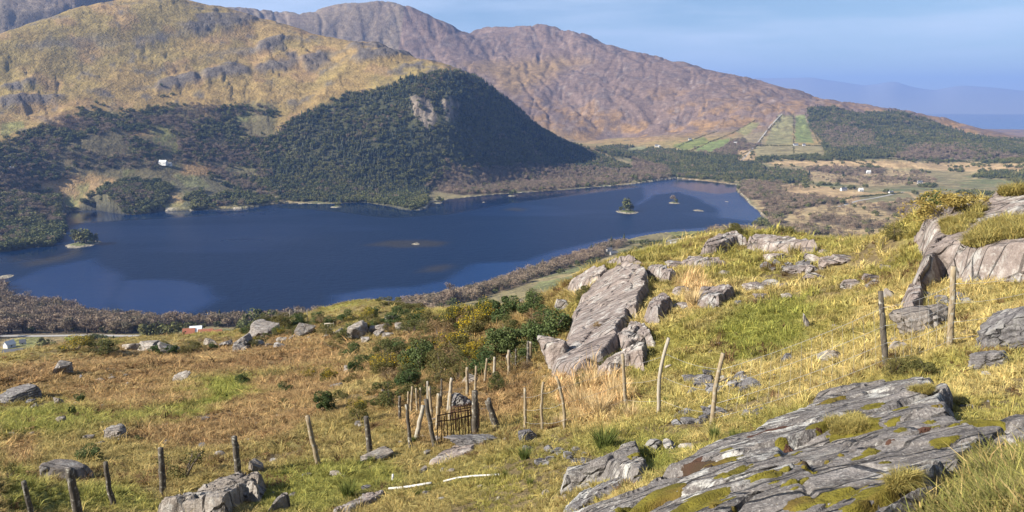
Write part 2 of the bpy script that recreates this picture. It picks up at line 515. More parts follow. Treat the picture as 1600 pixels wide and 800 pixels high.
FAR.Z += CRAG * (10 * (_rid - .6) + 3.5 * _saw + 2 * _saw2 + 15 * np.clip(_str, -.5, .5))
FAR.Z += sstep(_front * _sl, .3, .9) * (3.5 * _saw * sstep(fbm(_X, _Y, 340, 3, 19), 0, .3) + 14 * (1 - np.abs(fbm(_X, _Y * .4, 300, 3, 22)) * 2 - .5) * sstep(FAR.Z, 80, 250))
for _p in ([(641, 150), (655, 146), (672, 156), (682, 185), (674, 206), (662, 196), (648, 182)], [(690, 158), (704, 154), (718, 162), (716, 184), (700, 190)]):
    FAR.Z += _front * sstep(polydist(_px0, _py0, _p), -4, 3) * (3 + 16 * np.abs(fbm(_X, _Y, 26, 4, 27)) + 10 * fbm(_X, _Y, 70, 3, 28))
FAR.Z += BACK * (34 * (_rid2 - .55) + 5 * fbm(_X, _Y, 130, 4, 16) - 11 * sstep(-np.abs(fbm(_X + .35 * _Y, _Y * .22, 190, 4, 24)), -.16, 0) - 6 * sstep(-np.abs(fbm(_X - .3 * _Y, _Y * .25, 90, 3, 25)), -.14, 0))
FAR.Z += sstep(-_sl, -.3, 0) * (1.2 * fbm(_X, _Y, 160, 3, 17))
_sd = np.full(_X.shape, -1e4)
_m = (FAR.d > 600) & (FAR.d < 3600)
_wsx = _X + 7 * fbm(_X, _Y, 60, 3, 20); _wsy = _Y + 7 * fbm(_X, _Y, 60, 3, 21)
_sd[_m] = polydist(_wsx[_m], _wsy[_m], SHORE)
FAR.Z = np.where(_sd > 0, -.3 - np.minimum(.12 * _sd, 9), np.maximum(FAR.Z, .35 + np.minimum(-_sd * .05, 2.5)))
_seaw = (FAR.d > 6600) & (FAR.X > 2200)
FAR.Z = np.where(_seaw, FAR.Z, np.where(FAR.d > 5900, np.maximum(FAR.Z, 3.0), FAR.Z))
FAR.shore = _sd
FAR.finish()

# ------------------------------------------------------------------ land cover, as albedo
def lerp(a, b, f):
    f = np.asarray(f)[..., None]
    return a * (1 - f) + b * f
def C(*c):
    return np.array(c, float)

# polygons in the photo, laid on to the ground they show
WOOD_BARE = [[(-200, 560), (-200, 450), (0, 447), (60, 455), (110, 452), (160, 478), (200, 486), (300, 488), (420, 486), (560, 478), (640, 470), (700, 500), (640, 510), (430, 512), (280, 510), (230, 522), (0, 527)],
             [(630, 476), (700, 462), (760, 448), (820, 428), (870, 408), (920, 388), (960, 375), (985, 380), (960, 392), (930, 405), (900, 415), (870, 425), (800, 450), (740, 470), (700, 478)],
             [(1200, 350), (1180, 318), (1155, 300), (1160, 285), (1200, 283), (1240, 290), (1260, 300), (1300, 310), (1330, 325), (1360, 340), (1400, 345), (1440, 345), (1440, 375), (1300, 375), (1220, 362)],
             [(1100, 362), (1150, 358), (1230, 362), (1230, 376), (1100, 372)],
             [(1200, 268), (1300, 262), (1420, 268), (1460, 275), (1460, 290), (1350, 290), (1260, 283), (1200, 280)],
             [(1290, 310), (1420, 312), (1450, 318), (1440, 345), (1330, 345)],
             [(0, 245), (60, 225), (150, 240), (200, 240), (300, 230), (420, 215), (420, 260), (330, 250), (240, 262), (150, 270), (100, 285), (0, 300)],
             [(660, 295), (700, 255), (760, 262), (840, 255), (900, 262), (990, 268), (985, 285), (860, 297), (720, 305)],
             [(990, 248), (1040, 262), (1050, 278), (1000, 283), (985, 270)],
             [(1085, 232), (1130, 222), (1180, 215), (1195, 228), (1150, 245), (1100, 245)],
             [(1290, 195), (1360, 205), (1370, 230), (1300, 232), (1280, 215)], [(1440, 225), (1540, 235), (1600, 248), (1500, 250), (1400, 248), (1400, 240)]]
CONIFER = [[(410, 240), (440, 200), (500, 165), (540, 148), (600, 138), (640, 122), (700, 112), (745, 122), (790, 155), (830, 190), (880, 222), (930, 240), (985, 262), (900, 265), (840, 258), (760, 265), (700, 262),
            (660, 310), (600, 318), (520, 316), (440, 312), (420, 290)],
           [(930, 235), (970, 228), (1030, 235), (1100, 240), (1160, 246), (1195, 262), (1190, 278), (1100, 280), (1050, 276), (1040, 262), (990, 248)],
           [(1262, 170), (1300, 168), (1340, 178), (1400, 175), (1440, 185), (1480, 200), (1530, 215), (1600, 220), (1600, 242), (1540, 240), (1440, 228), (1400, 245), (1320, 250), (1290, 240), (1280, 215), (1262, 195)],
           [(1180, 285), (1205, 265), (1262, 272), (1262, 284), (1205, 286)], [(1530, 268), (1600, 268), (1600, 280), (1530, 278)]]
MIXED = [[(-200, 400), (-200, 230), (0, 225), (60, 200), (130, 175), (200, 178), (260, 165), (330, 168), (430, 160), (430, 300), (420, 315), (380, 322), (330, 326), (250, 327), (210, 335), (150, 325), (105, 330), (100, 372), (40, 388), (0, 395)]]
EXTRA_EVER = [[(0, 392), (20, 352), (60, 338), (98, 346), (108, 375), (60, 391)], [(148, 327), (155, 300), (200, 280), (250, 285), (264, 310), (245, 331), (212, 337)], [(-20, 350), (-20, 308), (40, 304), (58, 330), (30, 362)],
         [(75, 345), (90, 328), (118, 330), (120, 352), (95, 362)], [(285, 325), (290, 305), (320, 300), (330, 320), (310, 328)], [(600, 322), (612, 300), (660, 295), (672, 318), (650, 331)]]
HILL_CRAGS = [[(641, 150), (655, 146), (672, 156), (682, 185), (674, 206), (662, 196), (648, 182)], [(690, 158), (704, 154), (718, 162), (716, 184), (700, 190)]]
STRAW = [[(1195, 252), (1330, 250), (1440, 253), (1600, 256), (1600, 270), (1500, 268), (1420, 264), (1330, 262), (1210, 260)], [(1210, 290), (1240, 285), (1360, 300), (1420, 300), (1440, 310), (1360, 322), (1290, 312), (1230, 305)],
         [(1150, 235), (1180, 232), (1180, 255), (1150, 255)], [(1055, 277), (1150, 287), (1160, 292), (1050, 281)]]
FIELDS = [([(1050, 228), (1100, 214), (1110, 222), (1070, 236)], (0.193, 0.224, 0.060)), ([(1085, 235), (1110, 222), (1140, 216), (1140, 225), (1110, 240)], (0.188, 0.232, 0.072)),
          ([(1150, 206), (1175, 190), (1188, 194), (1165, 212)], (0.247, 0.232, 0.096)), ([(1215, 180), (1240, 180), (1238, 226), (1195, 226), (1205, 200)], (0.238, 0.224, 0.108)),
          ([(1243, 180), (1258, 180), (1272, 224), (1242, 222)], (0.175, 0.215, 0.072)), ([(1180, 228), (1240, 228), (1285, 228), (1290, 242), (1180, 246)], (0.270, 0.232, 0.120)),
          ([(1160, 212), (1195, 205), (1195, 226), (1165, 226)], (0.255, 0.206, 0.120)), ([(978, 232), (1008, 228), (1010, 236), (980, 238)], (0.233, 0.232, 0.120)),
          ([(1040, 360), (1075, 358), (1110, 360), (1100, 372), (1055, 372)], (0.213, 0.215, 0.072)), ([(1060, 374), (1100, 368), (1108, 378), (1070, 382)], (0.152, 0.215, 0.060)),
          ([(978, 398), (1000, 388), (1030, 395), (1020, 408), (985, 408)], (0.135, 0.206, 0.048)), ([(1055, 395), (1085, 388), (1098, 392), (1080, 402)], (0.150, 0.206, 0.060)), ([(830, 450), (845, 440), (890, 436), (905, 440), (860, 455)], (0.182, 0.189, 0.084)),
          ([(100, 527), (185, 526), (190, 540), (110, 545)], (0.180, 0.258, 0.048)), ([(20, 530), (65, 525), (60, 550), (20, 556)], (0.215, 0.224, 0.084)), ([(0, 545), (40, 540), (70, 556), (0, 562)], (0.245, 0.224, 0.096)),
          ([(0, 190), (35, 188), (40, 200), (10, 212), (0, 212)], (0.250, 0.241, 0.096)), ([(98, 305), (112, 305), (125, 322), (100, 325)], (0.235, 0.241, 0.096)), ([(260, 318), (300, 315), (300, 325), (255, 327)], (0.253, 0.224, 0.096)),
          ([(270, 272), (310, 275), (330, 292), (290, 292)], (0.210, 0.206, 0.096)), ([(355, 262), (400, 262), (400, 275), (350, 272)], (0.212, 0.189, 0.108)), ([(1340, 305), (1420, 302), (1430, 312), (1350, 318)], (0.205, 0.189, 0.096))]

def VALLEY_N(X, Y):
    return fbm(X, Y, 200, 4, 90) + .7 * fbm(X, Y, 70, 3, 91)
def far_cover(S):
    X, Y, Z, d = S.X, S.Y, S.Z, S.d
    px, py = S.px, S.py
    n1 = fbm(X, Y, 420, 5, 40); n2 = fbm(X, Y, 90, 4, 41); n3 = fbm(X + .8 * Y, Y - .6 * X, 55, 4, 42); n4 = fbm(X, Y, 28, 3, 43)
    col = np.zeros(X.shape + (3,)) + C(.30, .212, .09)
    col = lerp(col, C(.25, .20, .08), sstep(n1, -.05, .35) * .8)
    col = lerp(col, C(.31, .20, .11), sstep(n2, .12, .45) * .6)
    col = lerp(col, C(.17, .15, .09), sstep(n3, .22, .5) * .55)
    rock = C(.125, .112, .11)
    rockf = np.clip(CRAG * sstep(_str + .35 * n3, -.12, .12), 0, 1)
    col = lerp(col, C(.17, .15, .12), sstep(_str + .3 * n3, .22, .4) * sstep(Z, 90, 220) * _front * .6)
    col = lerp(col, rock, rockf * .85)
    # scattered rock on the slopes
    col = lerp(col, rock, sstep(n3 + .5 * n4, .42, .62) * sstep(Z, 60, 200) * .6)
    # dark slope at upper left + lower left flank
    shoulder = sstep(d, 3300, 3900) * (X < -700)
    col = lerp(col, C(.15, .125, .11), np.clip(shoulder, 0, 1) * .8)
    # far range: bare grey-mauve rock with tan grass low down
    b = C(.235, .19, .17) + 0 * col
    b = lerp(b, C(.31, .225, .13), sstep(n2 + .5 * n1, -.02, .3) * sstep(-Z, -480, -140))
    b = lerp(b, C(.15, .135, .14), sstep(n3 + .4 * n2, .12, .4) * .75)
    b = lerp(b, C(.37, .26, .13), sstep(n2, .2, .45) * sstep(-Z, -230, -90))
    b = lerp(b, C(.32, .31, .31), sstep(n4, .35, .6) * .5)
    lo = C(.33, .25, .12)
    saddle = polydist(px + 12 * n2, py + 6 * n3, [(720, 100), (800, 95), (880, 92), (930, 95), (880, 110), (830, 135), (800, 150), (770, 120)])
    b = lerp(b, lo, sstep(saddle, -12, 12) * .8)
    b = b * C(.76, .66, .59)
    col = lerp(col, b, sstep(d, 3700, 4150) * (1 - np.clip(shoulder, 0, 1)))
    # valley floor
    vf = sstep(-Z, -75, -38) * (d < 4100)
    v = lerp(C(.20, .17, .09) + 0 * col, C(.14, .15, .07), sstep(n2, -.1, .3))
    v = lerp(v, C(.33, .26, .14), sstep(n3, .15, .4) * .7)
    col = lerp(col, v, vf)
    wx, wy = px + 5 * n2 + 3 * n4, py + 2.5 * n3 + 1.5 * n4
    # warped pixel outlines scale with distance so that hedgerow fields stay straight
    for P in WOOD_BARE:
        col = lerp(col, lerp(C(.13, .10, .075) + 0 * col, C(.36, .27, .15), (px > 1170) * (py > 264) * sstep(-(VALLEY_N(X, Y)), -.02, .16)), sstep(polydist(wx, wy, P), -3, 3) * .85)
    for P in CONIFER:
        col = lerp(col, C(.055, .065, .035), sstep(polydist(wx, wy, P), -3, 3) * .9)
    for P in MIXED:
        m = sstep(polydist(wx, wy, P), -6, 8)
        c = lerp(C(.11, .10, .06) + 0 * col, C(.30, .20, .10), sstep(n1 + n2 * .8, .18, .34))
        c = lerp(c, C(.16, .17, .06), sstep(n3, .2, .4) * .7)
        col = lerp(col, c, m * .9)
    for P in STRAW:
        col = lerp(col, lerp(C(.44, .31, .17) + 0 * col, C(.30, .21, .11), sstep(n3, 0, .5)), sstep(polydist(wx, wy, P), -1.5, 2) * .9)
    for P, c in FIELDS:
        col = lerp(col, C(*c) * (.86 + .25 * n4[..., None]), sstep(polydist(px + 2.5 * n4, py + 1.2 * n4, P), -1.2, 1.2) * (.85 + .15 * sstep(n3, .2, -.2)))
    for P in HILL_CRAGS:
        col = lerp(col, lerp(C(.27, .225, .19) + 0 * col, C(.10, .09, .08), sstep(n3, -.15, .2)), sstep(polydist(px + 3 * n4, py + 4 * n4, P), -3, 2) * .95)
    # pale stones and sand by the water
    sh = -S.shore
    col = lerp(col, C(.40, .35, .27), sstep(-sh, -7, -1) * (S.shore < 1) * sstep(n2, -.2, .3))
    for P in EXTRA_EVER:
        col = lerp(col, C(.09, .09, .05), sstep(polydist(wx, wy, P), -2, 3) * .9)
    col = np.where((S.shore > 0)[..., None], C(.05, .05, .04), col)
    col = np.where(((d < 3500) & (Z > 60))[..., None], col * C(.88, .86, .80), col)
    return np.clip(col, .01, .9) * (1 + .12 * n4[..., None])

RUST = [[(120, 600), (190, 590), (290, 600), (330, 610), (260, 632), (180, 640), (110, 640)], [(300, 650), (400, 610), (470, 585), (520, 590), (500, 640), (440, 680), (330, 700), (210, 690), (160, 680)],
        [(0, 575), (60, 560), (180, 545), (400, 530), (500, 520), (560, 540), (500, 575), (330, 575), (150, 590), (40, 600)], [(590, 545), (640, 510), (700, 505), (700, 530), (640, 550), (600, 570), (540, 600), (500, 610), (520, 575)],
        [(740, 630), (780, 600), (840, 590), (850, 630), (800, 660), (750, 660)], [(0, 690), (60, 680), (40, 720), (0, 730)], [(620, 640), (700, 630), (700, 690), (640, 690)]]
STRAWN = [[(860, 600), (920, 560), (980, 580), (1000, 620), (960, 660), (900, 660)], [(1060, 440), (1100, 430), (1110, 470), (1080, 480)]]
GREEN = [[(0, 640), (100, 630), (200, 620), (330, 600), (400, 600), (330, 640), (230, 655), (100, 680), (0, 680)], [(250, 605), (350, 590), (400, 580), (380, 620), (260, 650)], [(380, 760), (480, 720), (600, 720), (640, 760), (500, 800), (400, 800)],
         [(0, 720), (60, 760), (200, 760), (260, 800), (0, 800)], [(940, 700), (1080, 690), (1060, 740), (960, 760)], [(1130, 520), (1200, 470), (1280, 460), (1260, 540), (1160, 570)]]

def near_cover(X, Y, Z):
    px, py = to_pix(X, Y, Z)
    d = np.hypot(X, Y)
    n1 = fbm(X, Y, 9, 4, 50); n2 = fbm(X, Y, 2.2, 4, 51); n3 = fbm(X, Y, .7, 3, 52); n5 = fbm(X, Y, 30, 4, 53)
    right = sstep(px + 60 * n1, 780, 1000)
    base = lerp(C(.285, .24, .09) + np.zeros(X.shape + (3,)), C(.405, .345, .135), right)           # yellow grass
    base = lerp(base, C(.235, .23, .055), sstep(n1 + .5 * n2, -.08, .32) * .8)              # greener
    base = lerp(base, C(.27, .18, .085), sstep(n5 + .5 * n1, .05, .35) * (1 - right) * .8)     # rusty
    base = lerp(base, C(.40, .31, .15), sstep(n2, .12, .5) * .4)                        # straw
    wx = px + 30 * n1 + 10 * n2; wy = py + 10 * n2 + 8 * n1
    for P in GREEN:
        base = lerp(base, C(.20, .22, .048), sstep(polydist(wx, wy, P), -14, 12) * .8)
    for P in RUST:
        base = lerp(base, lerp(C(.29, .20, .095) + 0 * base, C(.34, .25, .11), sstep(n2, -.1, .4)), sstep(polydist(wx, wy, P), -12, 10) * .85)
    for P in STRAWN:
        base = lerp(base, C(.50, .37, .19), sstep(polydist(wx, wy, P), -14, 12) * .85)
    return np.clip(base * C(1.13, 1.10, 1.10), .01, .8)

# ---- materials of the ground
def terrain_mat(name, s1, s2, bdist, bstr):
    m = NT(name)
    p = m.pos()
    a = m.attr('Col')
    f1 = m.noise(s1, 6, .62, p)
    f2 = m.noise(s2, 4, .6, p)
    c = m.mix(1.0, a, m.mix(m.ramp(f1, .3, .72), (.62, .60, .58), (1.38, 1.36, 1.3)), 'MULTIPLY')
    c = m.mix(.6, c, m.mix(m.ramp(f2, .3, .7), (.7, .7, .7), (1.3, 1.3, 1.3)), 'MULTIPLY')
    m.color(c)
    m.bump(m.math('ADD', f1, m.math('MULTIPLY', f2, .6)), bstr, bdist)
    return m.m
M_far = terrain_mat('valley_ground', .035, .13, 9.0, .8)
M_near = terrain_mat('moor_ground', 3.2, 14.0, .16, .9)

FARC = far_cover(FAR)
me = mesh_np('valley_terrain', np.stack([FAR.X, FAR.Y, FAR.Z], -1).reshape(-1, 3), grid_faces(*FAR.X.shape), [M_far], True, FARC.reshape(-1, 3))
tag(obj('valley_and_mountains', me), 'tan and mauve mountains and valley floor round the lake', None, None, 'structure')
NEARC = near_cover(NEAR.X, NEAR.Y, NEAR.Z)
BARE_N = lambda x, y: sstep(fbm(x, y, 2.6, 4, 58), .24, .42)
NEARC = lerp(NEARC, C(.17, .12, .075), BARE_N(NEAR.X, NEAR.Y) * .8)
me = mesh_np('moor_terrain', np.stack([NEAR.X, NEAR.Y, NEAR.Z], -1).reshape(-1, 3), grid_faces(*NEAR.X.shape), [M_near], True, (NEARC * .72).reshape(-1, 3))
tag(obj('moorland_hillside', me), 'grassy moorland hillside in front of the lake', None, None, 'structure')

# ---- distant hills across the bay
def distant_hills():
    az = np.linspace(-.75, .85, 260); dd = np.linspace(27000, 38000, 60)
    U, D = np.meshgrid(az, dd)
    X = D * np.sin(U); Y = D * np.cos(U)
    cx = np.array([-400, 400, 900, 1100, 1200, 1270, 1310, 1350, 1395, 1430, 1460, 1500, 1550, 1600, 1700, 1900, 2300])
    cy = np.array([110, 110, 112, 118, 124, 122, 128, 134, 128, 138, 142, 134, 136, 140, 130, 128, 132])
    ca, ct = pix_ray(cx, cy)
    zc = ZC + np.interp(az, ca, ct) * 33000
    prof = np.interp(dd, [27000, 27800, 33000, 36000, 38000], [-.05, .10, 1, .5, .2])
    Z = zc[None] * prof[:, None] + sstep(D, 27200, 31000) * (90 * fbm(X, Y, 4200, 5, 60))
    return mesh_np('distant_hills', np.stack([X, Y, Z], -1).reshape(-1, 3), grid_faces(*X.shape), [M_far], True, np.zeros((X.size, 3)) + C(.24, .24, .24))
tag(obj('distant_hills', distant_hills()), 'faint blue hills across the bay', None, None, 'structure')

# ---- water
def water_mat(name, calm_attr):
    m = NT(name)
    b = m.b
    b.inputs['Base Color'].default_value = (.006, .022, .075, 1)
    b.inputs['IOR'].default_value = 1.333
    b.inputs['Specular IOR Level'].default_value = .27
    p = m.pos()
    w = m.noise(.55, 5, .6, m.mapped((1, .8, 1), (0, 0, .5), p), .4)
    w2 = m.noise(.09, 3, .5, p)
    h = m.math('ADD', w, m.math('MULTIPLY', w2, 1.5))
    if calm_attr:
        r = m.n('ShaderNodeAttribute'); r.attribute_name = 'chop'
        bp = m.n('ShaderNodeBump', Distance=1.0)
        m.l(r.outputs['Fac'], bp.inputs['Strength'])
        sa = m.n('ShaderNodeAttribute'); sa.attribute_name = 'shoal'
        se = m.n('ShaderNodeAttribute'); se.attribute_name = 'shelf'  # 'shelf' bands: reflected sky painted into the water as a bluer base colour
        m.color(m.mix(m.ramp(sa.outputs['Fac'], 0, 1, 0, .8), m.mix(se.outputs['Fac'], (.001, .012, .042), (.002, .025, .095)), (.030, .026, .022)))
        m.l(h, bp.inputs['Height']); m.l(bp.outputs['Normal'], b.inputs['Normal'])
        m.l(m.ramp(r.outputs['Fac'], .05, .85, .05, .36), b.inputs['Roughness'])
    else:
        b.inputs['Roughness'].default_value = .12
        m.bump(h, .06, 1.0)
    return m.m
SHOAL_PX = [[(560, 384), (600, 376), (660, 374), (705, 378), (690, 386), (620, 388)], [(640, 428), (665, 416), (700, 412), (712, 416), (690, 426)], [(20, 412), (80, 400), (115, 385), (125, 398), (90, 410), (30, 420)], [(780, 328), (800, 324), (828, 326), (815, 331)]]
CALM_PX = [[(560, 312), (660, 322), (700, 306), (860, 294), (990, 284), (1005, 292), (900, 306), (800, 318), (700, 336), (600, 342), (540, 334), (480, 328), (430, 326), (420, 312)], [(1050, 274), (1160, 284), (1165, 300), (1120, 304), (1075, 298), (1050, 290)], [(100, 325), (250, 325), (420, 315), (420, 330), (250, 342), (110, 350)], [(20, 385), (100, 380), (110, 395), (60, 410), (0, 412)]]
SKY_BAND_PX = [[(165, 470), (180, 440), (260, 437), (330, 448), (345, 466), (300, 490), (200, 500)], [(480, 500), (500, 466), (560, 456), (640, 450), (690, 440), (740, 412), (820, 408), (870, 392), (930, 378), (980, 368), (1040, 360), (1120, 355), (1200, 345), (1210, 370), (900, 430), (700, 480), (600, 500)],
             [(0, 445), (60, 420), (140, 405), (180, 430), (170, 500), (0, 500)], [(1000, 320), (1010, 288), (1060, 282), (1150, 290), (1180, 320), (1200, 345), (1130, 340), (1120, 325), (1060, 300), (1020, 305)]]
def lake_mesh():
    xs = np.linspace(-1500, 1500, 420); ys = np.linspace(720, 3300, 420)
    X, Y = np.meshgrid(xs, ys)
    sd = polydist(X, Y, SHORE)
    keep = sd > -45
    px, py = to_pix(X, Y, 0 * X)
    n = fbm(X, Y * .5, 160, 4, 80)
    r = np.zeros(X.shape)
    for P in SKY_BAND_PX:
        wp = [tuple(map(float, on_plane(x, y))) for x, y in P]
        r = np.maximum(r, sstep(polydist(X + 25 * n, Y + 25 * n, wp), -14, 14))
    r = np.clip(r + .3 * sstep(fbm(X * .5, Y, 260, 3, 81), .1, .5), 0, 1)  # bands of sky reflection: they lower the chop and drive the painted tint
    chop = .85 - .5 * r + .12 * fbm(X * .4, Y, 120, 4, 83)
    for P in CALM_PX:
        wp = [tuple(map(float, on_plane(x, y))) for x, y in P]
        k = sstep(polydist(X + 18 * n, Y + 30 * n, wp), -12, 26)
        chop = chop * (1 - k) + (.06 + .06 * np.abs(n)) * k
    sh = np.zeros(X.shape)
    for P in SHOAL_PX:
        wp = [tuple(map(float, on_plane(x, y))) for x, y in P]
        sh = np.maximum(sh, sstep(polydist(X + 14 * n, Y + 14 * n, wp), -10, 22))
    f = grid_faces(*X.shape)
    k = keep.ravel()[f].any(1)
    return mesh_np('lake', np.stack([X, Y, 0 * X], -1).reshape(-1, 3), f[k], [water_mat('lake_water', True)], True, None, None, {'chop': chop.ravel(), 'shelf': r.ravel(), 'shoal': sh.ravel()})  # shelf holds the painted sky-reflection tint, not depth
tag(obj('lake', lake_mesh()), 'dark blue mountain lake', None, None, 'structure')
me = mesh_np('sea', [(-9000, 6200, 0.05), (34000, 6200, 0.05), (34000, 39000, 0.05), (-9000, 39000, 0.05)], np.array([[0, 1, 2, 3]]), [water_mat('sea_water', False)])
tag(obj('sea', me), 'pale blue bay beyond the long ridge', None, None, 'structure')

# ---- the hazy air
def haze():
    x0, x1, y0, y1, z0, z1 = -42000, 42000, -4000, 42000, -140, 1700
    v = [(x, y, z) for z in (z0, z1) for y in (y0, y1) for x in (x0, x1)]
    f = np.array([[0, 2, 3, 1], [4, 5, 7, 6], [0, 1, 5, 4], [2, 6, 7, 3], [0, 4, 6, 2], [1, 3, 7, 5]])
    m = bpy.data.materials.new('haze_air'); m.use_nodes = True
    nt = m.node_tree
    for n in list(nt.nodes): nt.nodes.remove(n)
    o = nt.nodes.new('ShaderNodeOutputMaterial'); pv = nt.nodes.new('ShaderNodeVolumePrincipled')
    pv.inputs['Color'].default_value = (.27, .46, 1.0, 1)
    pv.inputs['Density'].default_value = 4.6e-5
    pv.inputs['Anisotropy'].default_value = 0.1
    nt.links.new(pv.outputs['Volume'], o.inputs['Volume'])
    return mesh_np('haze', v, f, [m], False)
tag(obj('haze', haze()), 'pale blue haze over the valley', None, None, 'stuff')

# ================================================================== PLANTS
rng = np.random.default_rng(7)

def leaf_mat(name, c1, c2, attr=None, trans=.25, rand_amt=.5, inst=None, stand=0, stand_c=None):
    m = NT(name)
    r = m.rand()
    c = m.mix(r, c1, c2)
    if stand:
        c = m.mix(m.ramp(m.noise(stand, 3, .5, m.pos()), .40, .62), c, m.mix(r, stand_c, c2))
    if attr:
        c = m.mix(1.0, c, m.attr(attr), 'MULTIPLY')
    if inst:
        c = m.mix(1.0, m.attr(inst, 'INSTANCER'), m.attr(attr), 'MULTIPLY')
    m.color(c)
    m.b.inputs['Roughness'].default_value = .7
    m.b.inputs['Specular IOR Level'].default_value = .12
    if trans:
        tr = m.n('ShaderNodeBsdfTranslucent'); m.l(c, tr.inputs['Color'])
        mx = m.n('ShaderNodeMixShader', Fac=trans)
        m.l(m.b.outputs[0], mx.inputs[1]); m.l(tr.outputs[0], mx.inputs[2])
        m.l(mx.outputs[0], m.N['Material Output'].inputs['Surface'])
    return m.m

M_grass = leaf_mat('grass_blades', (1, 1, 1), (1, 1, 1), 'Col', .3, 0, 'icol')
M_conifer = leaf_mat('conifer_needles', (.013, .023, .018), (.038, .048, .027), 'Col', 0, stand=.009, stand_c=(.085, .078, .038))
M_twig = leaf_mat('bare_twigs', (.17, .122, .088), (.27, .20, .135), 'Col', 0, stand=.02, stand_c=(.10, .095, .055))
M_ever = leaf_mat('evergreen_leaves', (.050, .068, .028), (.13, .135, .045), 'Col', .1, stand=.02, stand_c=(.17, .155, .06))
M_gorse = leaf_mat('gorse_foliage', (.085, .095, .030), (.150, .125, .042), 'Col', .12)
M_gold = leaf_mat('golden_gorse_foliage', (.25, .185, .055), (.36, .27, .075), 'Col', .15)
M_holly = leaf_mat('dark_shrub_leaves', (.06, .09, .03), (.10, .125, .042), 'Col', .12)
M_dry = leaf_mat('dry_shrub_twigs', (.19, .13, .07), (.25, .17, .08), 'Col', .1)
M_yel = leaf_mat('gorse_flowers', (.62, .42, .012), (.72, .50, .02), None, .2)
M_bark = NT('grey_bark'); M_bark.color((.13, .105, .085)); M_bark = M_bark.m
M_rush = leaf_mat('rush_stems', (.10, .13, .035), (.14, .16, .04), 'Col', .2)
M_straw = leaf_mat('dry_grass_stems', (.55, .42, .22), (.62, .47, .25), 'Col', .3)

def rand_unit(n, g):
    v = g.normal(size=(n, 3)); return v / np.linalg.norm(v, axis=1, keepdims=True)

def quads_at(c, size, g, flat=0.0, aspect=.6):
    """leaf-sized quads at points c; returns verts, faces"""
    n = len(c)
    a = rand_unit(n, g); a[:, 2] *= (1 - flat); a /= np.linalg.norm(a, axis=1, keepdims=True)
    b = np.cross(a, rand_unit(n, g)); b /= np.linalg.norm(b, axis=1, keepdims=True)
    s = (np.asarray(size) * (.6 + .8 * g.random(n)))[:, None]
    a = a * s; b = b * s * aspect
    v = np.stack([c - a * .5, c + b * .5, c + a * .5, c - b * .5], 1).reshape(-1, 3)
    f = np.arange(4 * n).reshape(n, 4)
    return v, f

def crown_points(n, g, lobes, spread=.5, shell=.65):
    """points in a crown made of uneven lobes: unit height 0..1"""
    L = []
    for k in range(lobes):
        ang = g.random() * 6.283; r = spread * math.sqrt(g.random()) * .75
        L.append((r * math.cos(ang), r * math.sin(ang), .3 + .5 * g.random() - .35 * r, .10 + .20 * g.random() ** 1.5))
    idx = g.integers(0, lobes, n)
    L = np.array(L)[idx]
    u = rand_unit(n, g); rad = (shell + (1 - shell) * g.random(n)) * L[:, 3]
    p = L[:, :3] + u * rad[:, None]
    p[:, 2] = np.maximum(p[:, 2], .02 + .05 * g.random(n))
    return p

def jitter_cols(nv, per, g, lo=.7, hi=1.35):
    k = g.uniform(lo, hi, nv // per + 1)
    return np.repeat(k, per)[:nv, None] * np.ones((1, 3))

def tube(pts, rad, sides=6):
    pts = np.asarray(pts, float); n = len(pts)
    V = []
    for i in range(n):
        t = pts[min(i + 1, n - 1)] - pts[max(i - 1, 0)]
        t = t / (np.linalg.norm(t) + 1e-9)
        a = np.cross(t, (.31, .95, .05)); a /= np.linalg.norm(a) + 1e-9
        b = np.cross(t, a)
        for k in range(sides):
            q = 2 * math.pi * k / sides
            V.append(pts[i] + rad[i] * (math.cos(q) * a + math.sin(q) * b))
    Fq = []
    for i in range(n - 1):
        for k in range(sides):
            k2 = (k + 1) % sides
            Fq.append((i * sides + k, i * sides + k2, (i + 1) * sides + k2, (i + 1) * sides + k))
    cap = [[(n - 1) * sides + k for k in range(sides)], [k for k in range(sides)][::-1]]
    return np.array(V), np.array(Fq), cap

def join(parts):
    """list of (V, [faces arrays]) -> V, list of face arrays"""
    V = []; out = {}
    o = 0
    for v, fs in parts:
        for f in fs:
            f = np.asarray(f)
            if f.ndim == 1: f = f[None]
            out.setdefault(f.shape[1], []).append(f + o)
        V.append(v); o += len(v)
    return np.concatenate(V), [np.concatenate(x) for x in out.values()]

def trunk_mesh(name, g, h, r, limbs, mat, spread=.3):
    parts = []
    pts = [(0, 0, -.03), (.01, 0, h * .35), (.02, .01, h * .7), (.02, .02, h)]
    v, f, c = tube(pts, [r, r * .8, r * .55, r * .25], 6); parts.append((v, [f] + c))
    for k in range(limbs):
        z0 = h * g.uniform(.3, .85); a = 6.283 * (k / max(limbs, 1) + g.random() * .2)
        L = spread * g.uniform(.6, 1.1)
        p = [(0.015, .01, z0), (L * .5 * math.cos(a), L * .5 * math.sin(a), z0 + L * .45), (L * math.cos(a), L * math.sin(a), z0 + L * g.uniform(.5, 1.1))]
        v, f, c = tube(p, [r * .45, r * .3, r * .12], 5); parts.append((v, [f] + c))
    V, Fs = join(parts)
    return mesh_np(name, V, Fs, [mat])

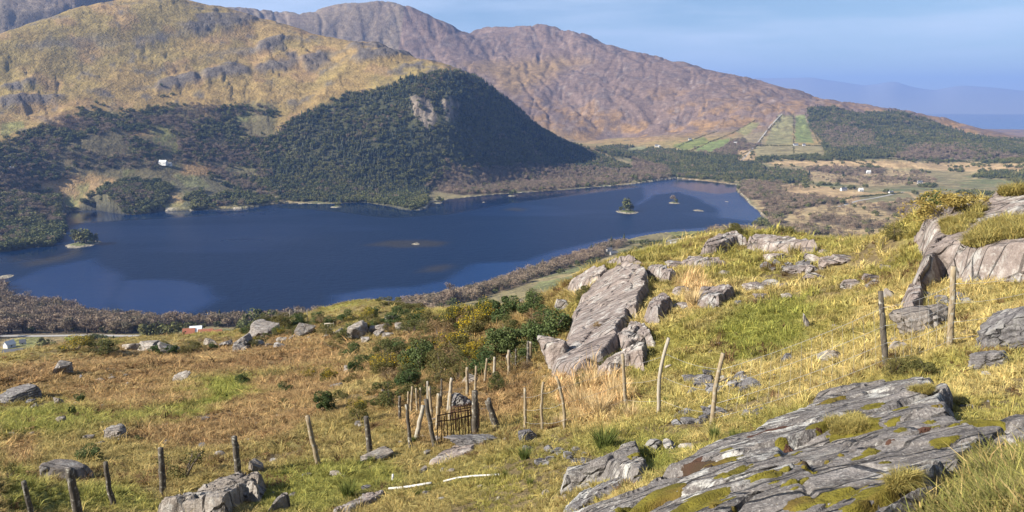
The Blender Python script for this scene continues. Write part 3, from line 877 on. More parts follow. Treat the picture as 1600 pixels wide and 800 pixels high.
def conifer_crown(seed, layers=8, seg=9):
    g = np.random.default_rng(seed); V = []; Fc = []
    for i in range(layers):
        z0 = .10 + .82 * i / layers; r = .205 * (1 - i / layers) ** .85 + .02; zt = z0 + .30 * (1 - .5 * i / layers)
        o = len(V); ox, oy = g.normal(0, .008, 2)
        V.append((ox, oy, min(zt, 1.0)))
        for k in range(seg):
            a = 6.283 * (k + .5 * (i % 2) + g.uniform(-.25, .25)) / seg; rr = r * g.uniform(.55, 1.5)
            V.append((ox + rr * math.cos(a), oy + rr * math.sin(a), z0 - g.uniform(0, .06)))
        for k in range(seg):
            Fc.append((o, o + 1 + k, o + 1 + (k + 1) % seg))
    V = np.array(V)
    return V, np.array(Fc), np.repeat(g.uniform(.75, 1.3, len(V)), 1)[:, None] * np.ones((1, 3))

def bare_crown(seed, n=420):
    g = np.random.default_rng(seed)
    c = crown_points(n, g, 9, .42, .35); c[:, 2] = c[:, 2] * .9 + .18
    v, f = quads_at(c, .15, g, 0, .22)
    return v, f, jitter_cols(len(v), 4, g)

def ever_crown(seed, n=420, size=.13):
    g = np.random.default_rng(seed)
    c = crown_points(n, g, 10, .5, .75); c[:, 2] = c[:, 2] + .06
    v, f = quads_at(c, size, g, 0, .8)
    return v, f, jitter_cols(len(v), 4, g)

PROTO = {}
def tree_protos():
    for k in range(4):
        g = np.random.default_rng(100 + k)
        v, f, c = conifer_crown(100 + k)
        PROTO['conifer', k] = (mesh_np('conifer_crown', v, f, [M_conifer], False, c), trunk_mesh('conifer_trunk', g, .5, .02, 0, M_bark))
        v, f, c = bare_crown(200 + k)
        PROTO['bare', k] = (mesh_np('bare_crown', v, f, [M_twig], False, c), trunk_mesh('bare_trunk', g, .75, .03, 6, M_bark, .32))
        v, f, c = ever_crown(300 + k)
        PROTO['ever', k] = (mesh_np('evergreen_crown', v, f, [M_ever], False, c), trunk_mesh('evergreen_trunk', g, .5, .035, 3, M_bark))
tree_protos()

def stuff_proto(kind, k):
    """crown + trunk in one light mesh for the woods that read as one mass"""
    if kind == 'conifer': v, f, c = conifer_crown(400 + k, 6, 7)
    elif kind == 'bare': v, f, c = bare_crown(500 + k, 230)
    else: v, f, c = ever_crown(600 + k, 200, .17)
    tv, tf, tc = tube([(0, 0, -.05), (0, 0, .55)], [.03, .015], 4)
    V, Fs = join([(v, [f]), (tv, [tf])])
    cc = np.concatenate([c, np.ones((len(tv), 3)) * (.9 if kind == 'bare' else 1.2)])
    return mesh_np(kind + '_wood_tree', V, Fs, [{'conifer': M_conifer, 'bare': M_twig, 'ever': M_ever}[kind]], False, cc)

_gn_cache = {}
def scatter(name, pts, scl, rot, vi, protos, icol=None):
    """one 'stuff' object: instances of proto meshes at points (countless small plants)"""
    coll = bpy.data.collections.new(name + '_kinds')
    for i, me in enumerate(protos):
        coll.objects.link(bpy.data.objects.new('%s_kind_%02d' % (name, i), me))
    me = bpy.data.meshes.new(name)
    n = len(pts)
    me.vertices.add(n); me.vertices.foreach_set('co', np.asarray(pts, np.float32).ravel())
    a = me.attributes.new('scl', 'FLOAT_VECTOR', 'POINT'); a.data.foreach_set('vector', np.asarray(scl, np.float32).ravel())
    a = me.attributes.new('rot', 'FLOAT_VECTOR', 'POINT'); a.data.foreach_set('vector', np.asarray(rot, np.float32).ravel())
    a = me.attributes.new('vi', 'INT', 'POINT'); a.data.foreach_set('value', np.asarray(vi, np.int32))
    if icol is not None:
        c = np.ones((n, 4), np.float32); c[:, :3] = icol
        a = me.attributes.new('icol', 'FLOAT_COLOR', 'POINT'); a.data.foreach_set('color', c.ravel())
    for p in protos[:1]:
        me.materials.append(p.materials[0])
    o = obj(name, me)
    ng = bpy.data.node_groups.new(name, 'GeometryNodeTree')
    ng.interface.new_socket('Geometry', in_out='INPUT', socket_type='NodeSocketGeometry')
    ng.interface.new_socket('Geometry', in_out='OUTPUT', socket_type='NodeSocketGeometry')
    N = ng.nodes; L = ng.links
    gi = N.new('NodeGroupInput'); go = N.new('NodeGroupOutput')
    ip = N.new('GeometryNodeInstanceOnPoints'); ci = N.new('GeometryNodeCollectionInfo')
    ci.inputs['Collection'].default_value = coll
    ci.inputs['Separate Children'].default_value = True; ci.inputs['Reset Children'].default_value = True
    def na(nm, t):
        x = N.new('GeometryNodeInputNamedAttribute'); x.data_type = t; x.inputs['Name'].default_value = nm
        return x.outputs['Attribute']
    L.new(gi.outputs[0], ip.inputs['Points']); L.new(ci.outputs[0], ip.inputs['Instance'])
    ip.inputs['Pick Instance'].default_value = True
    L.new(na('vi', 'INT'), ip.inputs['Instance Index'])
    L.new(na('rot', 'FLOAT_VECTOR'), ip.inputs['Rotation']); L.new(na('scl', 'FLOAT_VECTOR'), ip.inputs['Scale'])
    L.new(ip.outputs[0], go.inputs[0])
    md = o.modifiers.new('plants', 'NODES'); md.node_group = ng
    return o

# ------------------------------------------------------------------ where the trees stand
def sample_far(density, seed, dmax=5200):
    """world-uniform sample points (trees per square metre given by density on the grid)"""
    S = FAR
    g = np.random.default_rng(seed)
    da = S.az[1] - S.az[0]; dl = S.ld[1] - S.ld[0]
    area = S.d * da * S.d * dl
    vis = S.t > S.run - 16.0 / S.d
    on = (S.px > -60) & (S.px < 1660) & vis & (S.d < dmax) & (S.shore < -2)
    ex = np.where(on, area * density, 0)
    cnt = g.poisson(ex)
    r, c = np.nonzero(cnt)
    k = cnt[r, c]
    r = np.repeat(r, k); c = np.repeat(c, k)
    a = S.az[c] + (g.random(len(r)) - .5) * da; l = S.ld[r] + (g.random(len(r)) - .5) * dl
    d = np.exp(l)
    x = d * np.sin(a); y = d * np.cos(a)
    return x, y, S.z_at(x, y)

def cover_mask(polys, soft=2.0):
    S = FAR
    n2 = fbm(S.X, S.Y, 90, 4, 41); n4 = fbm(S.X, S.Y, 28, 3, 43)
    m = np.zeros(S.X.shape)
    for P in polys:
        m = np.maximum(m, sstep(polydist(S.px + 4 * n2 + 2 * n4, S.py + 2 * n2 + 1 * n4, P), -soft, soft))
    return m

N_MIX = fbm(FAR.X, FAR.Y, 200, 4, 90); N_MIX2 = fbm(FAR.X, FAR.Y, 70, 3, 91)
K_CON = cover_mask(CONIFER); K_BARE = cover_mask(WOOD_BARE)
K_BARE = K_BARE * np.where((FAR.px > 1170) & (FAR.py > 264), .10 + .90 * sstep(N_MIX + .7 * N_MIX2, -.06, .10), 1); K_MIX = cover_mask(MIXED, 5)
K_X = cover_mask(EXTRA_EVER, 1.5)
OPEN = np.zeros(FAR.X.shape)
for _P, _c in FIELDS:
    OPEN = np.maximum(OPEN, sstep(polydist(FAR.px, FAR.py, _P), -1.5, .5))
for _P in STRAW:
    OPEN = np.maximum(OPEN, sstep(polydist(FAR.px, FAR.py, _P), -.5, 1.5) * .93)
for _P in HILL_CRAGS:
    OPEN = np.maximum(OPEN, .8 * sstep(polydist(FAR.px, FAR.py, _P), -1.5, .5))
for _P in ([(300, 515), (290, 523), (345, 527), (350, 515)], [(245, 246), (270, 246), (290, 270), (250, 268)],
           [(0, 522), (70, 522), (210, 523), (215, 529), (70, 530), (0, 532)], [(1025, 378), (1100, 378), (1100, 392), (1025, 392)], [(945, 390), (985, 390), (985, 400), (945, 400)]):
    OPEN = np.maximum(OPEN, sstep(polydist(FAR.px, FAR.py, _P), -1.5, .5))
FREE = 1 - OPEN
NEARB = sstep(-FAR.d, -1500, -1300)
# patchy cover of the lower slopes
_pm = sstep(N_MIX + .5 * N_MIX2, -.22, -.04)
K_GAP = sstep(N_MIX2 - .6 * N_MIX, .16, .34)      # rides and clearings
far_trees = {
    'conifer': FREE * (K_CON * (.0105 - .0045 * sstep(FAR.d, 2900, 3300)) * (1 - .8 * K_BARE) * (1 - .6 * K_GAP) * (.55 + .45 * sstep(N_MIX, -.3, .1))),
    'bare': FREE * (K_BARE * (.011 + .006 * NEARB) * (1 - .5 * K_MIX) + K_CON * .003 * K_GAP + K_MIX * _pm * .012 * sstep(-N_MIX2, -.2, .2)),
    'ever': FREE * (K_MIX * _pm * .013 * sstep(N_MIX2, -.25, .15) + K_BARE * .0014 + K_X * .016 + K_CON * (.0068 + .006 * sstep(-FAR.Z, -110, -20) + .006 * K_GAP)
                    + sstep(N_MIX + .6 * N_MIX2, .10, .30) * .0035 * (1 + 2.2 * (FAR.px > 1170)) * (FAR.Z < 60) * (FAR.d < 3700) * (1 - K_CON) * (1 - K_BARE)
                    + sstep(N_MIX2 + .4 * N_MIX, .35, .5) * .0012 * (FAR.Z < 330) * (FAR.d < 3300) * (FAR.d > 1800) * (1 - K_MIX) * (1 - K_CON)),
}
HEIGHT = {'conifer': (11, 19), 'bare': (9, 16), 'ever': (6, 14)}
WIDTH = {'conifer': .95, 'bare': 1.15, 'ever': 1.25}
SINGLE_LABEL = {'bare': ('leafless brown tree at the near edge of the lakeside wood', 'bare trees at the near edge of the lakeside wood', 'bare_tree'),
                'conifer': ('dark conifer at the foot of the wooded hill above the far shore', 'conifers at the foot of the wooded hill', 'conifer_tree'),
                'ever': ('dark green bushy evergreen among the bare trees of the near lakeshore', 'evergreens along the near lakeshore', 'evergreen_tree')}

def tree_thing(name, kind, k, loc, h, w, rz, label, group=None, cat='tree'):
    cr, tr = PROTO[kind, k]
    e = bpy.data.objects.new(name, None); COL.objects.link(e)
    e.location = loc; e.rotation_euler = (0, 0, rz); e.scale = (h * w, h * w, h)
    tag(e, label, cat, group)
    link(bpy.data.objects.new('crown', cr), e); link(bpy.data.objects.new('trunk', tr), e)
    return e

for _i, (kind, dens) in enumerate(far_trees.items()):
    x, y, z = sample_far(dens, 900 + _i)
    g = np.random.default_rng(950 + _i)
    n = len(x)
    h = g.uniform(*HEIGHT[kind], n)
    if kind == 'conifer':
        h = h * (.72 + .45 * (vnoise(x / 130, y / 130, 3)))
    if kind == 'ever':
        h = np.where(np.hypot(x, y) > 1500, h, h * .7)
    d = np.hypot(x, y)
    px, py = to_pix(x, y, z)
    w = WIDTH[kind] * g.uniform(.8, 1.25, n)
    rz = g.random(n) * 6.28
    vi = g.integers(0, 4, n)
    big = h / d
    if kind == 'conifer':
        big = np.where((py > 255) & (px < 760), big, 0)
    lim = {'bare': 230, 'conifer': 170, 'ever': 90}[kind]
    inview = (px > 0) & (px < 1600) & (py - F * h / d > 5)
    big = np.where(inview, big, 0)
    if kind != 'conifer':
        big = np.where(d < 1500, big, 0)
    order = np.argsort(-big)
    # trees hidden behind the near hill do not count as the largest
    vis_n = []
    for i in order:
        if len(vis_n) >= lim or big[i] <= 0: break
        a = math.atan2(x[i], y[i]); c = int(round((a - NEAR.az[0]) / (NEAR.az[1] - NEAR.az[0])))
        if (z[i] + h[i] * .45 - ZC) / d[i] > NEAR.run[-1, c]:
            vis_n.append(i)
    lab, grp, nm = SINGLE_LABEL[kind]
    for i in vis_n:
        tree_thing(nm, kind, int(vi[i]), (x[i], y[i], z[i] - .2), float(h[i]), float(w[i]), float(rz[i]), lab, grp)
    rest = np.ones(n, bool); rest[vis_n] = False
    # leave out what the near hill hides
    ca = np.clip(np.round((np.arctan2(x, y) - NEAR.az[0]) / (NEAR.az[1] - NEAR.az[0])).astype(int), 0, len(NEAR.az) - 1)
    rest &= (z + h - ZC) / d > NEAR.run[-1, ca] - .004
    protos = [stuff_proto(kind, k) for k in range(4)]
    o = scatter({'bare': 'bare_woodland', 'conifer': 'conifer_forest', 'ever': 'evergreen_scrub'}[kind], np.stack([x, y, z - .2], 1)[rest],
                np.stack([h * w, h * w, h], 1)[rest], np.stack([0 * rz, 0 * rz, rz], 1)[rest], vi[rest], protos)
    tag(o, {'bare': 'brown leafless woodland over the valley and lake shores', 'conifer': 'dark conifer forest on the hill by the lake and the far ridge',
            'ever': 'dark green scrub and evergreens dotted over the slopes and valley'}[kind], None, None, 'stuff')
    print('TREES', kind, n, int(rest.sum()), len(vis_n))

# ---- hedgerows between the far fields
HEDGES = [[(1045, 236), (1075, 222), (1100, 212), (1120, 206)], [(1070, 240), (1110, 222), (1145, 208), (1180, 188)], [(1240, 180), (1240, 240)], [(1150, 246), (1180, 232), (1200, 205), (1222, 180)], [(1180, 228), (1285, 228)], [(1258, 178), (1280, 225)],
          [(1050, 373), (1100, 366), (1110, 362)], [(965, 400), (1000, 386), (1040, 377)], [(1030, 396), (1060, 400), (1100, 398)], [(1270, 320), (1340, 308), (1410, 302)], [(1200, 330), (1300, 316)], [(100, 545), (150, 530), (190, 540)], [(1180, 246), (1300, 244), (1420, 250), (1600, 254)],
          [(1300, 246), (1330, 252), (1360, 260)], [(1480, 250), (1540, 258)]]
P_, S_, Rr, V_ = [], [], [], []
g = np.random.default_rng(77)
for H in HEDGES:
    for (x0, y0), (x1, y1) in zip(H[:-1], H[1:]):
        n = int(math.hypot(x1 - x0, y1 - y0) / 1.1) + 1
        for u in np.linspace(0, 1, n):
            q = FAR.hit(x0 + (x1 - x0) * u + g.normal(0, .5), y0 + (y1 - y0) * u + g.normal(0, .25))
            hh = g.uniform(2, 6)
            P_.append((q[0], q[1], q[2] - .2)); S_.append((hh * 1.4, hh * 1.4, hh)); Rr.append((0, 0, g.random() * 6.28)); V_.append(int(g.integers(0, 4)))
tag(scatter('hedgerow_bushes', P_, S_, Rr, V_, [stuff_proto('ever', k + 10) for k in range(4)]), 'dark hedgerows dividing the green fields of the valley', None, None, 'stuff')

# ================================================================== ROCKS
def rock_mat(name, base, light, dark, lichen=.5, scale=1.0, grain_rot=(0.2, 0.5, 0.5), grit=.25):
    m = NT(name)
    p = m.pos()
    st = m.mapped((1.0 * scale, 1.5 * scale, 1.6 * scale), grain_rot, p)
    f1 = m.noise(2.2, 8, .68, st, .6)
    f2 = m.noise(1.1 * scale, 5, .6, p)
    f3 = m.noise(9.0 * scale, 6, .7, p)
    c = m.mix(m.ramp(f1, .36, .64), dark, light)
    c = m.mix(m.ramp(f2, .35, .65, .15, .85), c, base)
    c = m.mix(.55, c, m.mix(m.ramp(f3, .25, .75), (.45, .45, .45), (1.5, 1.5, 1.5)), 'MULTIPLY')
    # pale lichen in separate blotches
    l1 = m.noise(3.4 * scale, 5, .75, p, .3)
    l2 = m.noise(.9 * scale, 3, .5, p)
    lf = m.math('MULTIPLY', m.ramp(l1, .50, .58), m.ramp(l2, .40, .54))
    c = m.mix(m.math('MULTIPLY', lf, lichen), c, (.52, .51, .47))
    # dark joints
    vo = m.n('ShaderNodeTexVoronoi', _feature='DISTANCE_TO_EDGE', Scale=1.4)
    m.l(m.mapped((scale * .8, scale * 2.6, scale * 1.2), grain_rot, p), vo.inputs['Vector'])
    jf = m.ramp(vo.outputs['Distance'], 0.0, .05, .9, 0.0)
    c = m.mix(m.math('MULTIPLY', jf, m.ramp(m.noise(1.7 * scale, 3, .5, p), .45, .6)), c, (.045, .042, .04))
    gs = m.noise(38 * scale, 3, .7, p)
    c = m.mix(m.math('MULTIPLY', m.ramp(gs, .55, .68), grit), c, (.44, .43, .40))
    c = m.mix(m.math('MULTIPLY', m.ramp(gs, .34, .46, 1, 0), grit), c, (.05, .047, .045))
    tint = m.mix(m.rand(), (.86, .86, .88), (1.14, 1.12, 1.08))
    c = m.mix(1.0, c, tint, 'MULTIPLY')
    m.color(c)
    m.bump(m.math('ADD', m.math('ADD', m.math('MULTIPLY', f1, .8), m.math('MULTIPLY', f3, .5)), m.math('MULTIPLY', jf, -.6)), 1.0, .09 / scale)
    return m.m

M_slab = rock_mat('grey_lichen_slab', (.140, .126, .118), (.255, .232, .218), (.052, .046, .044), .75, 1.1, (.1, .2, .45), .55)
M_crag = rock_mat('mauve_grey_crag', (.235, .19, .168), (.325, .275, .245), (.125, .10, .09), .55, .55, (.3, .2, -1.0))
M_boul = rock_mat('pale_boulder', (.25, .215, .18), (.37, .325, .28), (.11, .092, .08), .5, .8)
M_slate = rock_mat('dark_slate', (.135, .125, .125), (.25, .235, .23), (.045, .04, .04), .4, 1.6)
def moss_mat(name, c1, c2, c3):
    m = NT(name); p = m.pos()
    c = m.mix(m.ramp(m.noise(7, 5, .6, p), .35, .65), c1, c2)
    c = m.mix(m.ramp(m.noise(2.3, 3, .5, p), .52, .66), c, c3)
    m.color(c); m.bump(m.noise(70, 3, .6, p), .9, .02)
    return m.m
M_moss = moss_mat('yellow_moss', (.085, .072, .012), (.165, .14, .022), (.12, .08, .02))
M_moss_b = moss_mat('dark_red_moss', (.055, .028, .02), (.085, .042, .028), (.05, .035, .02))

def near_pt(px, py, lift=0.0):
    a, t = pix_ray(px, py); a, t = float(a), float(t)
    c = int(round((a - NEAR.az[0]) / (NEAR.az[1] - NEAR.az[0]))); c = min(max(c, 0), len(NEAR.az) - 1)
    tr = NEAR.t[:, c] + lift / NEAR.d[:, c]
    tr = np.where(NEAR.d[:, c] < 3, -9, tr)
    k = np.nonzero(tr >= t)[0]
    r = int(k[0]) if len(k) else int(np.argmax(tr))
    d = float(NEAR.d[r, c])
    return d * math.sin(a), d * math.cos(a)

def cells(x, y, scale, seed):
    """fracture blocks: a random height per block and the distance to its joint"""
    x = x / scale; y = y / scale
    ix = np.floor(x); iy = np.floor(y)
    f1 = np.full(x.shape, 9.0); f2 = np.full(x.shape, 9.0); hh = np.zeros(x.shape)
    for dx in (-1, 0, 1):
        for dy in (-1, 0, 1):
            cx = ix + dx; cy = iy + dy
            d = np.hypot(cx + hash2(cx, cy, seed) - x, cy + hash2(cx, cy, seed + 1) - y)
            hv = hash2(cx, cy, seed + 2)
            new = d < f1
            f2 = np.where(new, f1, np.minimum(f2, d)); hh = np.where(new, hv, hh); f1 = np.where(new, d, f1)
    return hh, f2 - f1

ROCK_POLYS = []
def rock_patch(name, outline, lift, mat, seed, label=None, cat='rock', group=None, parent=None, edge=.25, rough=.06, step=.05, grain=.6, res=150, warp=.06, kind=None, block=True, wide=None, flat=True, foot=0.0):
    """a slab or ledge that grows out of the ground: outline traced on the ground, its own thickness, layered top"""
    ym = .5 * (min(p[1] for p in outline) + max(p[1] for p in outline))
    P = [near_pt(x, y, lift if y < ym else lift * foot) for x, y in outline]
    if block: ROCK_POLYS.append(P)
    A = np.array(P); lo = A.min(0) - .4; hi = A.max(0) + .4
    size = max(hi - lo); cell = size / res
    nx = int((hi[0] - lo[0]) / cell) + 2; ny = int((hi[1] - lo[1]) / cell) + 2
    X, Y = np.meshgrid(np.linspace(lo[0], hi[0], nx), np.linspace(lo[1], hi[1], ny))
    s = size
    wx = X + warp * s * .35 * fbm(X, Y, .22 * s, 4, seed); wy = Y + warp * s * .35 * fbm(X, Y, .22 * s, 4, seed + 1)
    sd = polydist(wx, wy, P, None)
    # ground under the slab, smoothed by a plane fit so that the top stays flat
    zg = NEAR.z_at(X, Y)
    if flat:
        ok = sd > -.1
        q = np.stack([X[ok], Y[ok], np.ones(ok.sum())], 1)
        co, *_ = np.linalg.lstsq(q, zg[ok], rcond=None)
        zp = co[0] * X + co[1] * Y + co[2]
        zt = .7 * zp + .3 * zg
    else:
        zt = zg
    ca, sa = math.cos(grain), math.sin(grain)
    u = X * ca + Y * sa; v = -X * sa + Y * ca
    lay = fbm(u * .35, v, .16 * s, 4, seed + 2)                       # bedding
    saw = (v / (.17 * s) + 1.2 * fbm(u, v, .5 * s, 3, seed + 7)) % 1.0
    saw2 = (v / (.06 * s) + u / (.5 * s) + 1.0 * fbm(u, v, .3 * s, 3, seed + 8)) % 1.0
    stepz = .8 * (np.floor(lay * 5 + .5) / 5) + .7 * (saw ** 1.4 - .5) + .16 * saw2 + .3 * lay
    crack = np.abs(fbm(u * .5, v * 1.3, .28 * s, 3, seed + 3))
    crk = -sstep(-crack, -.035, 0) * 1.2
    wu = u + .10 * s * fbm(u, v, .25 * s, 3, seed + 11); wv = v + .06 * s * fbm(u, v, .2 * s, 3, seed + 12)
    ch, ce = cells(wu * .55, wv, .20 * s, seed + 13)
    ch2, ce2 = cells(wu * .7, wv, .075 * s, seed + 16)
    stepz = stepz * .45 + 1.3 * (ch - .5) + .5 * (ch2 - .5) - 1.1 * sstep(-ce, -.07, 0) - .35 * sstep(-ce2, -.06, 0) * (ch2 > .35)
    h = lift * sstep(sd, -.005 * s, edge * lift + .004 * s) + step * stepz + rough * (fbm(X, Y, .5 * s, 3, seed + 4) + .35 * fbm(X, Y, .05 * s, 3, seed + 5)) + .012 * (s / 4) ** .3 * fbm(X, Y, .12 * (s / 4) ** .5, 3, seed + 6) + step * crk
    Z = np.where(sd > 0, zt + h, np.minimum(zt + h, zg) - (-sd) * 1.6)
    Z = np.where(sd > 0, np.maximum(Z, zg + .3 * lift * sstep(sd, 0, .05 * s)), Z)
    f = grid_faces(ny, nx)
    k = (sd.ravel()[f] > -.14 - .02 * s).any(1)
    f = f[k]
    used = np.unique(f); mp = np.full(X.size, -1); mp[used] = np.arange(len(used))
    me = mesh_np(name, np.stack([X, Y, Z], -1).reshape(-1, 3)[used], mp[f], [mat], False)
    o = obj(name, me, parent)
    if parent is None:
        tag(o, label, cat, group, kind)
    o['top'] = 0
    def top(px, py, P=P):
        return None
    return o, (X, Y, Z)

def surf_z(G, x, y):
    X, Y, Z = G
    i = np.clip((x - X[0, 0]) / (X[0, 1] - X[0, 0]), 0, X.shape[1] - 1.001); j = np.clip((y - Y[0, 0]) / (Y[1, 0] - Y[0, 0]), 0, X.shape[0] - 1.001)
    a = np.asarray(i).astype(int); b = np.asarray(j).astype(int); u = i - a; v = j - b
    return (Z[b, a] * (1 - u) + Z[b, a + 1] * u) * (1 - v) + (Z[b + 1, a] * (1 - u) + Z[b + 1, a + 1] * u) * v

def surf_hit(G, px, py):
    """where a pixel's ray meets a rock's own top"""
    a, t = pix_ray(px, py); a, t = float(a), float(t)
    lo = hi = None
    ds = np.linspace(2.0, 60, 4000)
    x = ds * math.sin(a); y = ds * math.cos(a)
    X, Y, Z = G
    ok = (x > X.min()) & (x < X.max()) & (y > Y.min()) & (y < Y.max())
    if not ok.any(): return None
    zz = surf_z(G, x, y); ray = ZC + t * ds
    k = np.nonzero(ok & (ray <= zz))[0]
    if not len(k): return None
    i = k[0]
    return x[i], y[i], zz[i]

def pad(name, G, px, py, rx, ry, mat, seed, thick, parent):
    """a cushion of moss or turf lying on a rock's top"""
    q = surf_hit(G, px, py)
    if q is None: return None
    x0, y0, _ = q
    d = math.hypot(x0, y0); sx = rx * d / F; sy = ry * d / F * 2.0
    n = 34
    X, Y = np.meshgrid(np.linspace(-1.5, 1.5, n), np.linspace(-1.5, 1.5, n))
    r = np.hypot(X, Y) + .95 * fbm(X + seed * 7.1, Y - seed * 3.3, .9, 4, seed, .6)
    wx = x0 + X * sx; wy = y0 + Y * sy
    Z = surf_z(G, wx, wy) + thick * (1.15 - r * r * 1.1) * (1 + .5 * fbm(wx, wy, .07, 3, seed + 9)) - .004
    Z = np.where(r > 1.05, Z - .05, Z)
    f = grid_faces(n, n); k = (r.ravel()[f] < 1.15).all(1)
    f = f[k]; used = np.unique(f); mp = np.full(X.size, -1); mp[used] = np.arange(len(used))
    if not len(used): return None
    me = mesh_np(name, np.stack([wx, wy, Z], -1).reshape(-1, 3)[used], mp[f], [mat])
    return obj(name, me, parent)

BIG = [(900, 812), (960, 778), (1010, 748), (1070, 714), (1120, 688), (1180, 670), (1197, 655), (1262, 628), (1270, 610), (1320, 598), (1385, 588), (1440, 600), (1475, 612), (1500, 640), (1545, 652), (1600, 640), (1660, 650),
       (1650, 672), (1560, 682), (1530, 692), (1525, 712), (1490, 728), (1455, 765), (1428, 795), (1400, 830), (1370, 880), (1000, 900), (880, 850)]
slab, G_slab = rock_patch('flat_slab', BIG, .17, M_slab, 11, 'large flat grey slab with pale lichen and yellow moss, lowest of the hillside rocks', 'rock', None, None, .3, .05, .075, .35, 350, .06, foot=1.0)
MOSS = [(1040, 770, 60, 22), (1085, 790, 45, 16), (1150, 738, 26, 8), (1190, 745, 24, 6), (1130, 722, 22, 8), (1300, 668, 40, 16), (1340, 665, 26, 14), (1365, 635, 14, 6), (1362, 708, 10, 7), (1310, 775, 38, 10), (1380, 775, 34, 12), (1225, 735, 10, 6),
        (1205, 745, 12, 6), (1520, 650, 16, 18), (1535, 665, 18, 12), (1478, 690, 20, 5), (1245, 790, 24, 12), (1015, 790, 30, 12), (1340, 790, 20, 8), (1300, 625, 16, 6), (1260, 735, 9, 4), (1240, 755, 14, 4), (1410, 750, 22, 10)]
for i, (x, y, rx, ry) in enumerate(MOSS):
    pad('moss_cushion', G_slab, x, y, rx * 1.25, ry * 1.25, M_moss, 40 + i, .022, slab)
_g = np.random.default_rng(8)
for i in range(34):
    u = _g.random(); x = 1010 + 480 * u + _g.normal(0, 25); y = 790 - 130 * u + _g.normal(0, 32)
    pad('moss_cushion', G_slab, x, y, _g.uniform(4, 13), _g.uniform(2, 5), M_moss if _g.random() < .75 else M_moss_b, 140 + i, .014, slab)
for i, (x, y, rx, ry) in enumerate([(1085, 738, 26, 10), (1205, 672, 26, 9), (1110, 728, 14, 6), (1390, 690, 8, 4), (1230, 705, 7, 3)]):
    pad('dark_moss_cushion', G_slab, x, y, rx, ry, M_moss_b, 80 + i, .016, slab)

ledge, G_l = rock_patch('leaning_slab', [(876, 778), (878, 745), (900, 725), (945, 705), (975, 688), (1000, 690), (1017, 705), (1010, 720), (985, 732), (940, 757), (905, 770)], .20, M_slab, 21,
                        'smooth grey slab with a rusty moss patch beside the big rush clump', 'rock', None, None, .3, .04, .05, .6, 120, .04)
pad('rusty_moss_cushion', G_l, 990, 712, 12, 8, M_moss, 90, .02, ledge)
rock_patch('low_slab', [(878, 806), (905, 782), (985, 738), (992, 745), (925, 792), (905, 808)], .06, M_slab, 22, 'narrow low grey slab at the foot of the smooth leaning slab', 'rock', None, None, .3, .03, .03, .6, 90)
rock_patch('pale_ledge', [(240, 812), (285, 772), (330, 757), (388, 741), (418, 743), (405, 760), (382, 785), (352, 812)], .30, M_boul, 23, 'pale lichen-spotted ledge at the bottom edge below the leaning fence posts', 'rock', None, None, .25, .08, .10, .5, 130)
rock_patch('flat_stone', [(670, 730), (690, 706), (722, 690), (748, 684), (740, 700), (702, 728)], .07, M_crag, 24, 'flat mauve stone lying in the grass below the rusty gate', 'rock', None, None, .3, .03, .03, .3, 80)
rock_patch('strip_stone', [(515, 806), (540, 786), (570, 771), (603, 767), (582, 781), (548, 806)], .10, M_crag, 25, 'long smooth grey stone edging the turf below the white pipe', 'rock', None, None, .3, .03, .03, .4, 80)

CRAG_POLYS = [
    ('crag', [(862, 592), (885, 548), (900, 474), (918, 450), (965, 452), (992, 468), (970, 540), (938, 578), (900, 598)], .50, 'lower half of the tall mauve crag above the bent fence posts', 31, 1.2, 200),
    ('crag', [(898, 500), (915, 447), (943, 420), (985, 403), (1008, 413), (1002, 455), (988, 505), (945, 508)], .55, 'upper half of the tall mauve crag with a flat sunlit face', 51, 1.0, 180),
    ('crag', [(960, 545), (985, 500), (1012, 505), (1025, 525), (1000, 545), (975, 560)], .3, 'broken rock shelf on the uphill side of the tall crag', 52, .4, 110),
    ('crag', [(928, 594), (945, 560), (990, 541), (1012, 536), (1006, 562), (985, 578), (950, 596)], .35, 'low broken crag ledge behind the straight fence post', 32, .2, 110),
    ('crag', [(1003, 505), (1015, 470), (1035, 456), (1060, 468), (1052, 490), (1030, 508)], .45, 'angular grey block in the turf beside the tall crag', 33, .5, 100),
    ('crag', [(884, 458), (902, 428), (932, 412), (952, 418), (932, 446), (900, 460)], .5, 'rounded crag top overlooking the lakeside wood', 34, .8, 100),
    ('crag', [(948, 412), (965, 401), (1002, 407), (1002, 421), (962, 420)], .35, 'white-topped block crowning the tall crag', 35, .3, 80),
    ('crag', [(1008, 436), (1020, 414), (1060, 424), (1045, 444)], .4, 'grey block poking from the turf below the farm view', 36, .3, 80),
    ('crag', [(1082, 480), (1090, 450), (1125, 447), (1150, 466), (1122, 484)], .3, 'low grey block beside a pale dry tussock on the hill', 37, .4, 90),
    ('crag', [(1092, 402), (1118, 366), (1150, 361), (1168, 370), (1152, 388), (1120, 404)], .5, 'sloping pale slab on the skyline beneath a small gorse bush', 38, .5, 110),
    ('crag', [(1160, 392), (1180, 362), (1212, 369), (1272, 371), (1318, 378), (1292, 393), (1222, 398)], .45, 'long low slab on the skyline of the near hill', 39, .1, 130),
    ('crag', [(1060, 410), (1080, 398), (1120, 402), (1140, 415), (1100, 425)], .25, 'flat rock sheet in turf below the skyline slabs', 40, .2, 90),
]
for nm, P, lf, lab, sd_, gr, rs in CRAG_POLYS:
    rock_patch(nm, P, lf, M_crag, sd_, lab, 'rock', None, None, .3, .10, .08, gr, int(rs * 1.5), .09, foot=0.0)
OUT = [(1418, 450), (1440, 398), (1424, 368), (1440, 338), (1455, 318), (1500, 318), (1532, 308), (1548, 290), (1605, 286), (1720, 288), (1760, 420), (1600, 426), (1520, 430), (1472, 427), (1436, 448)]
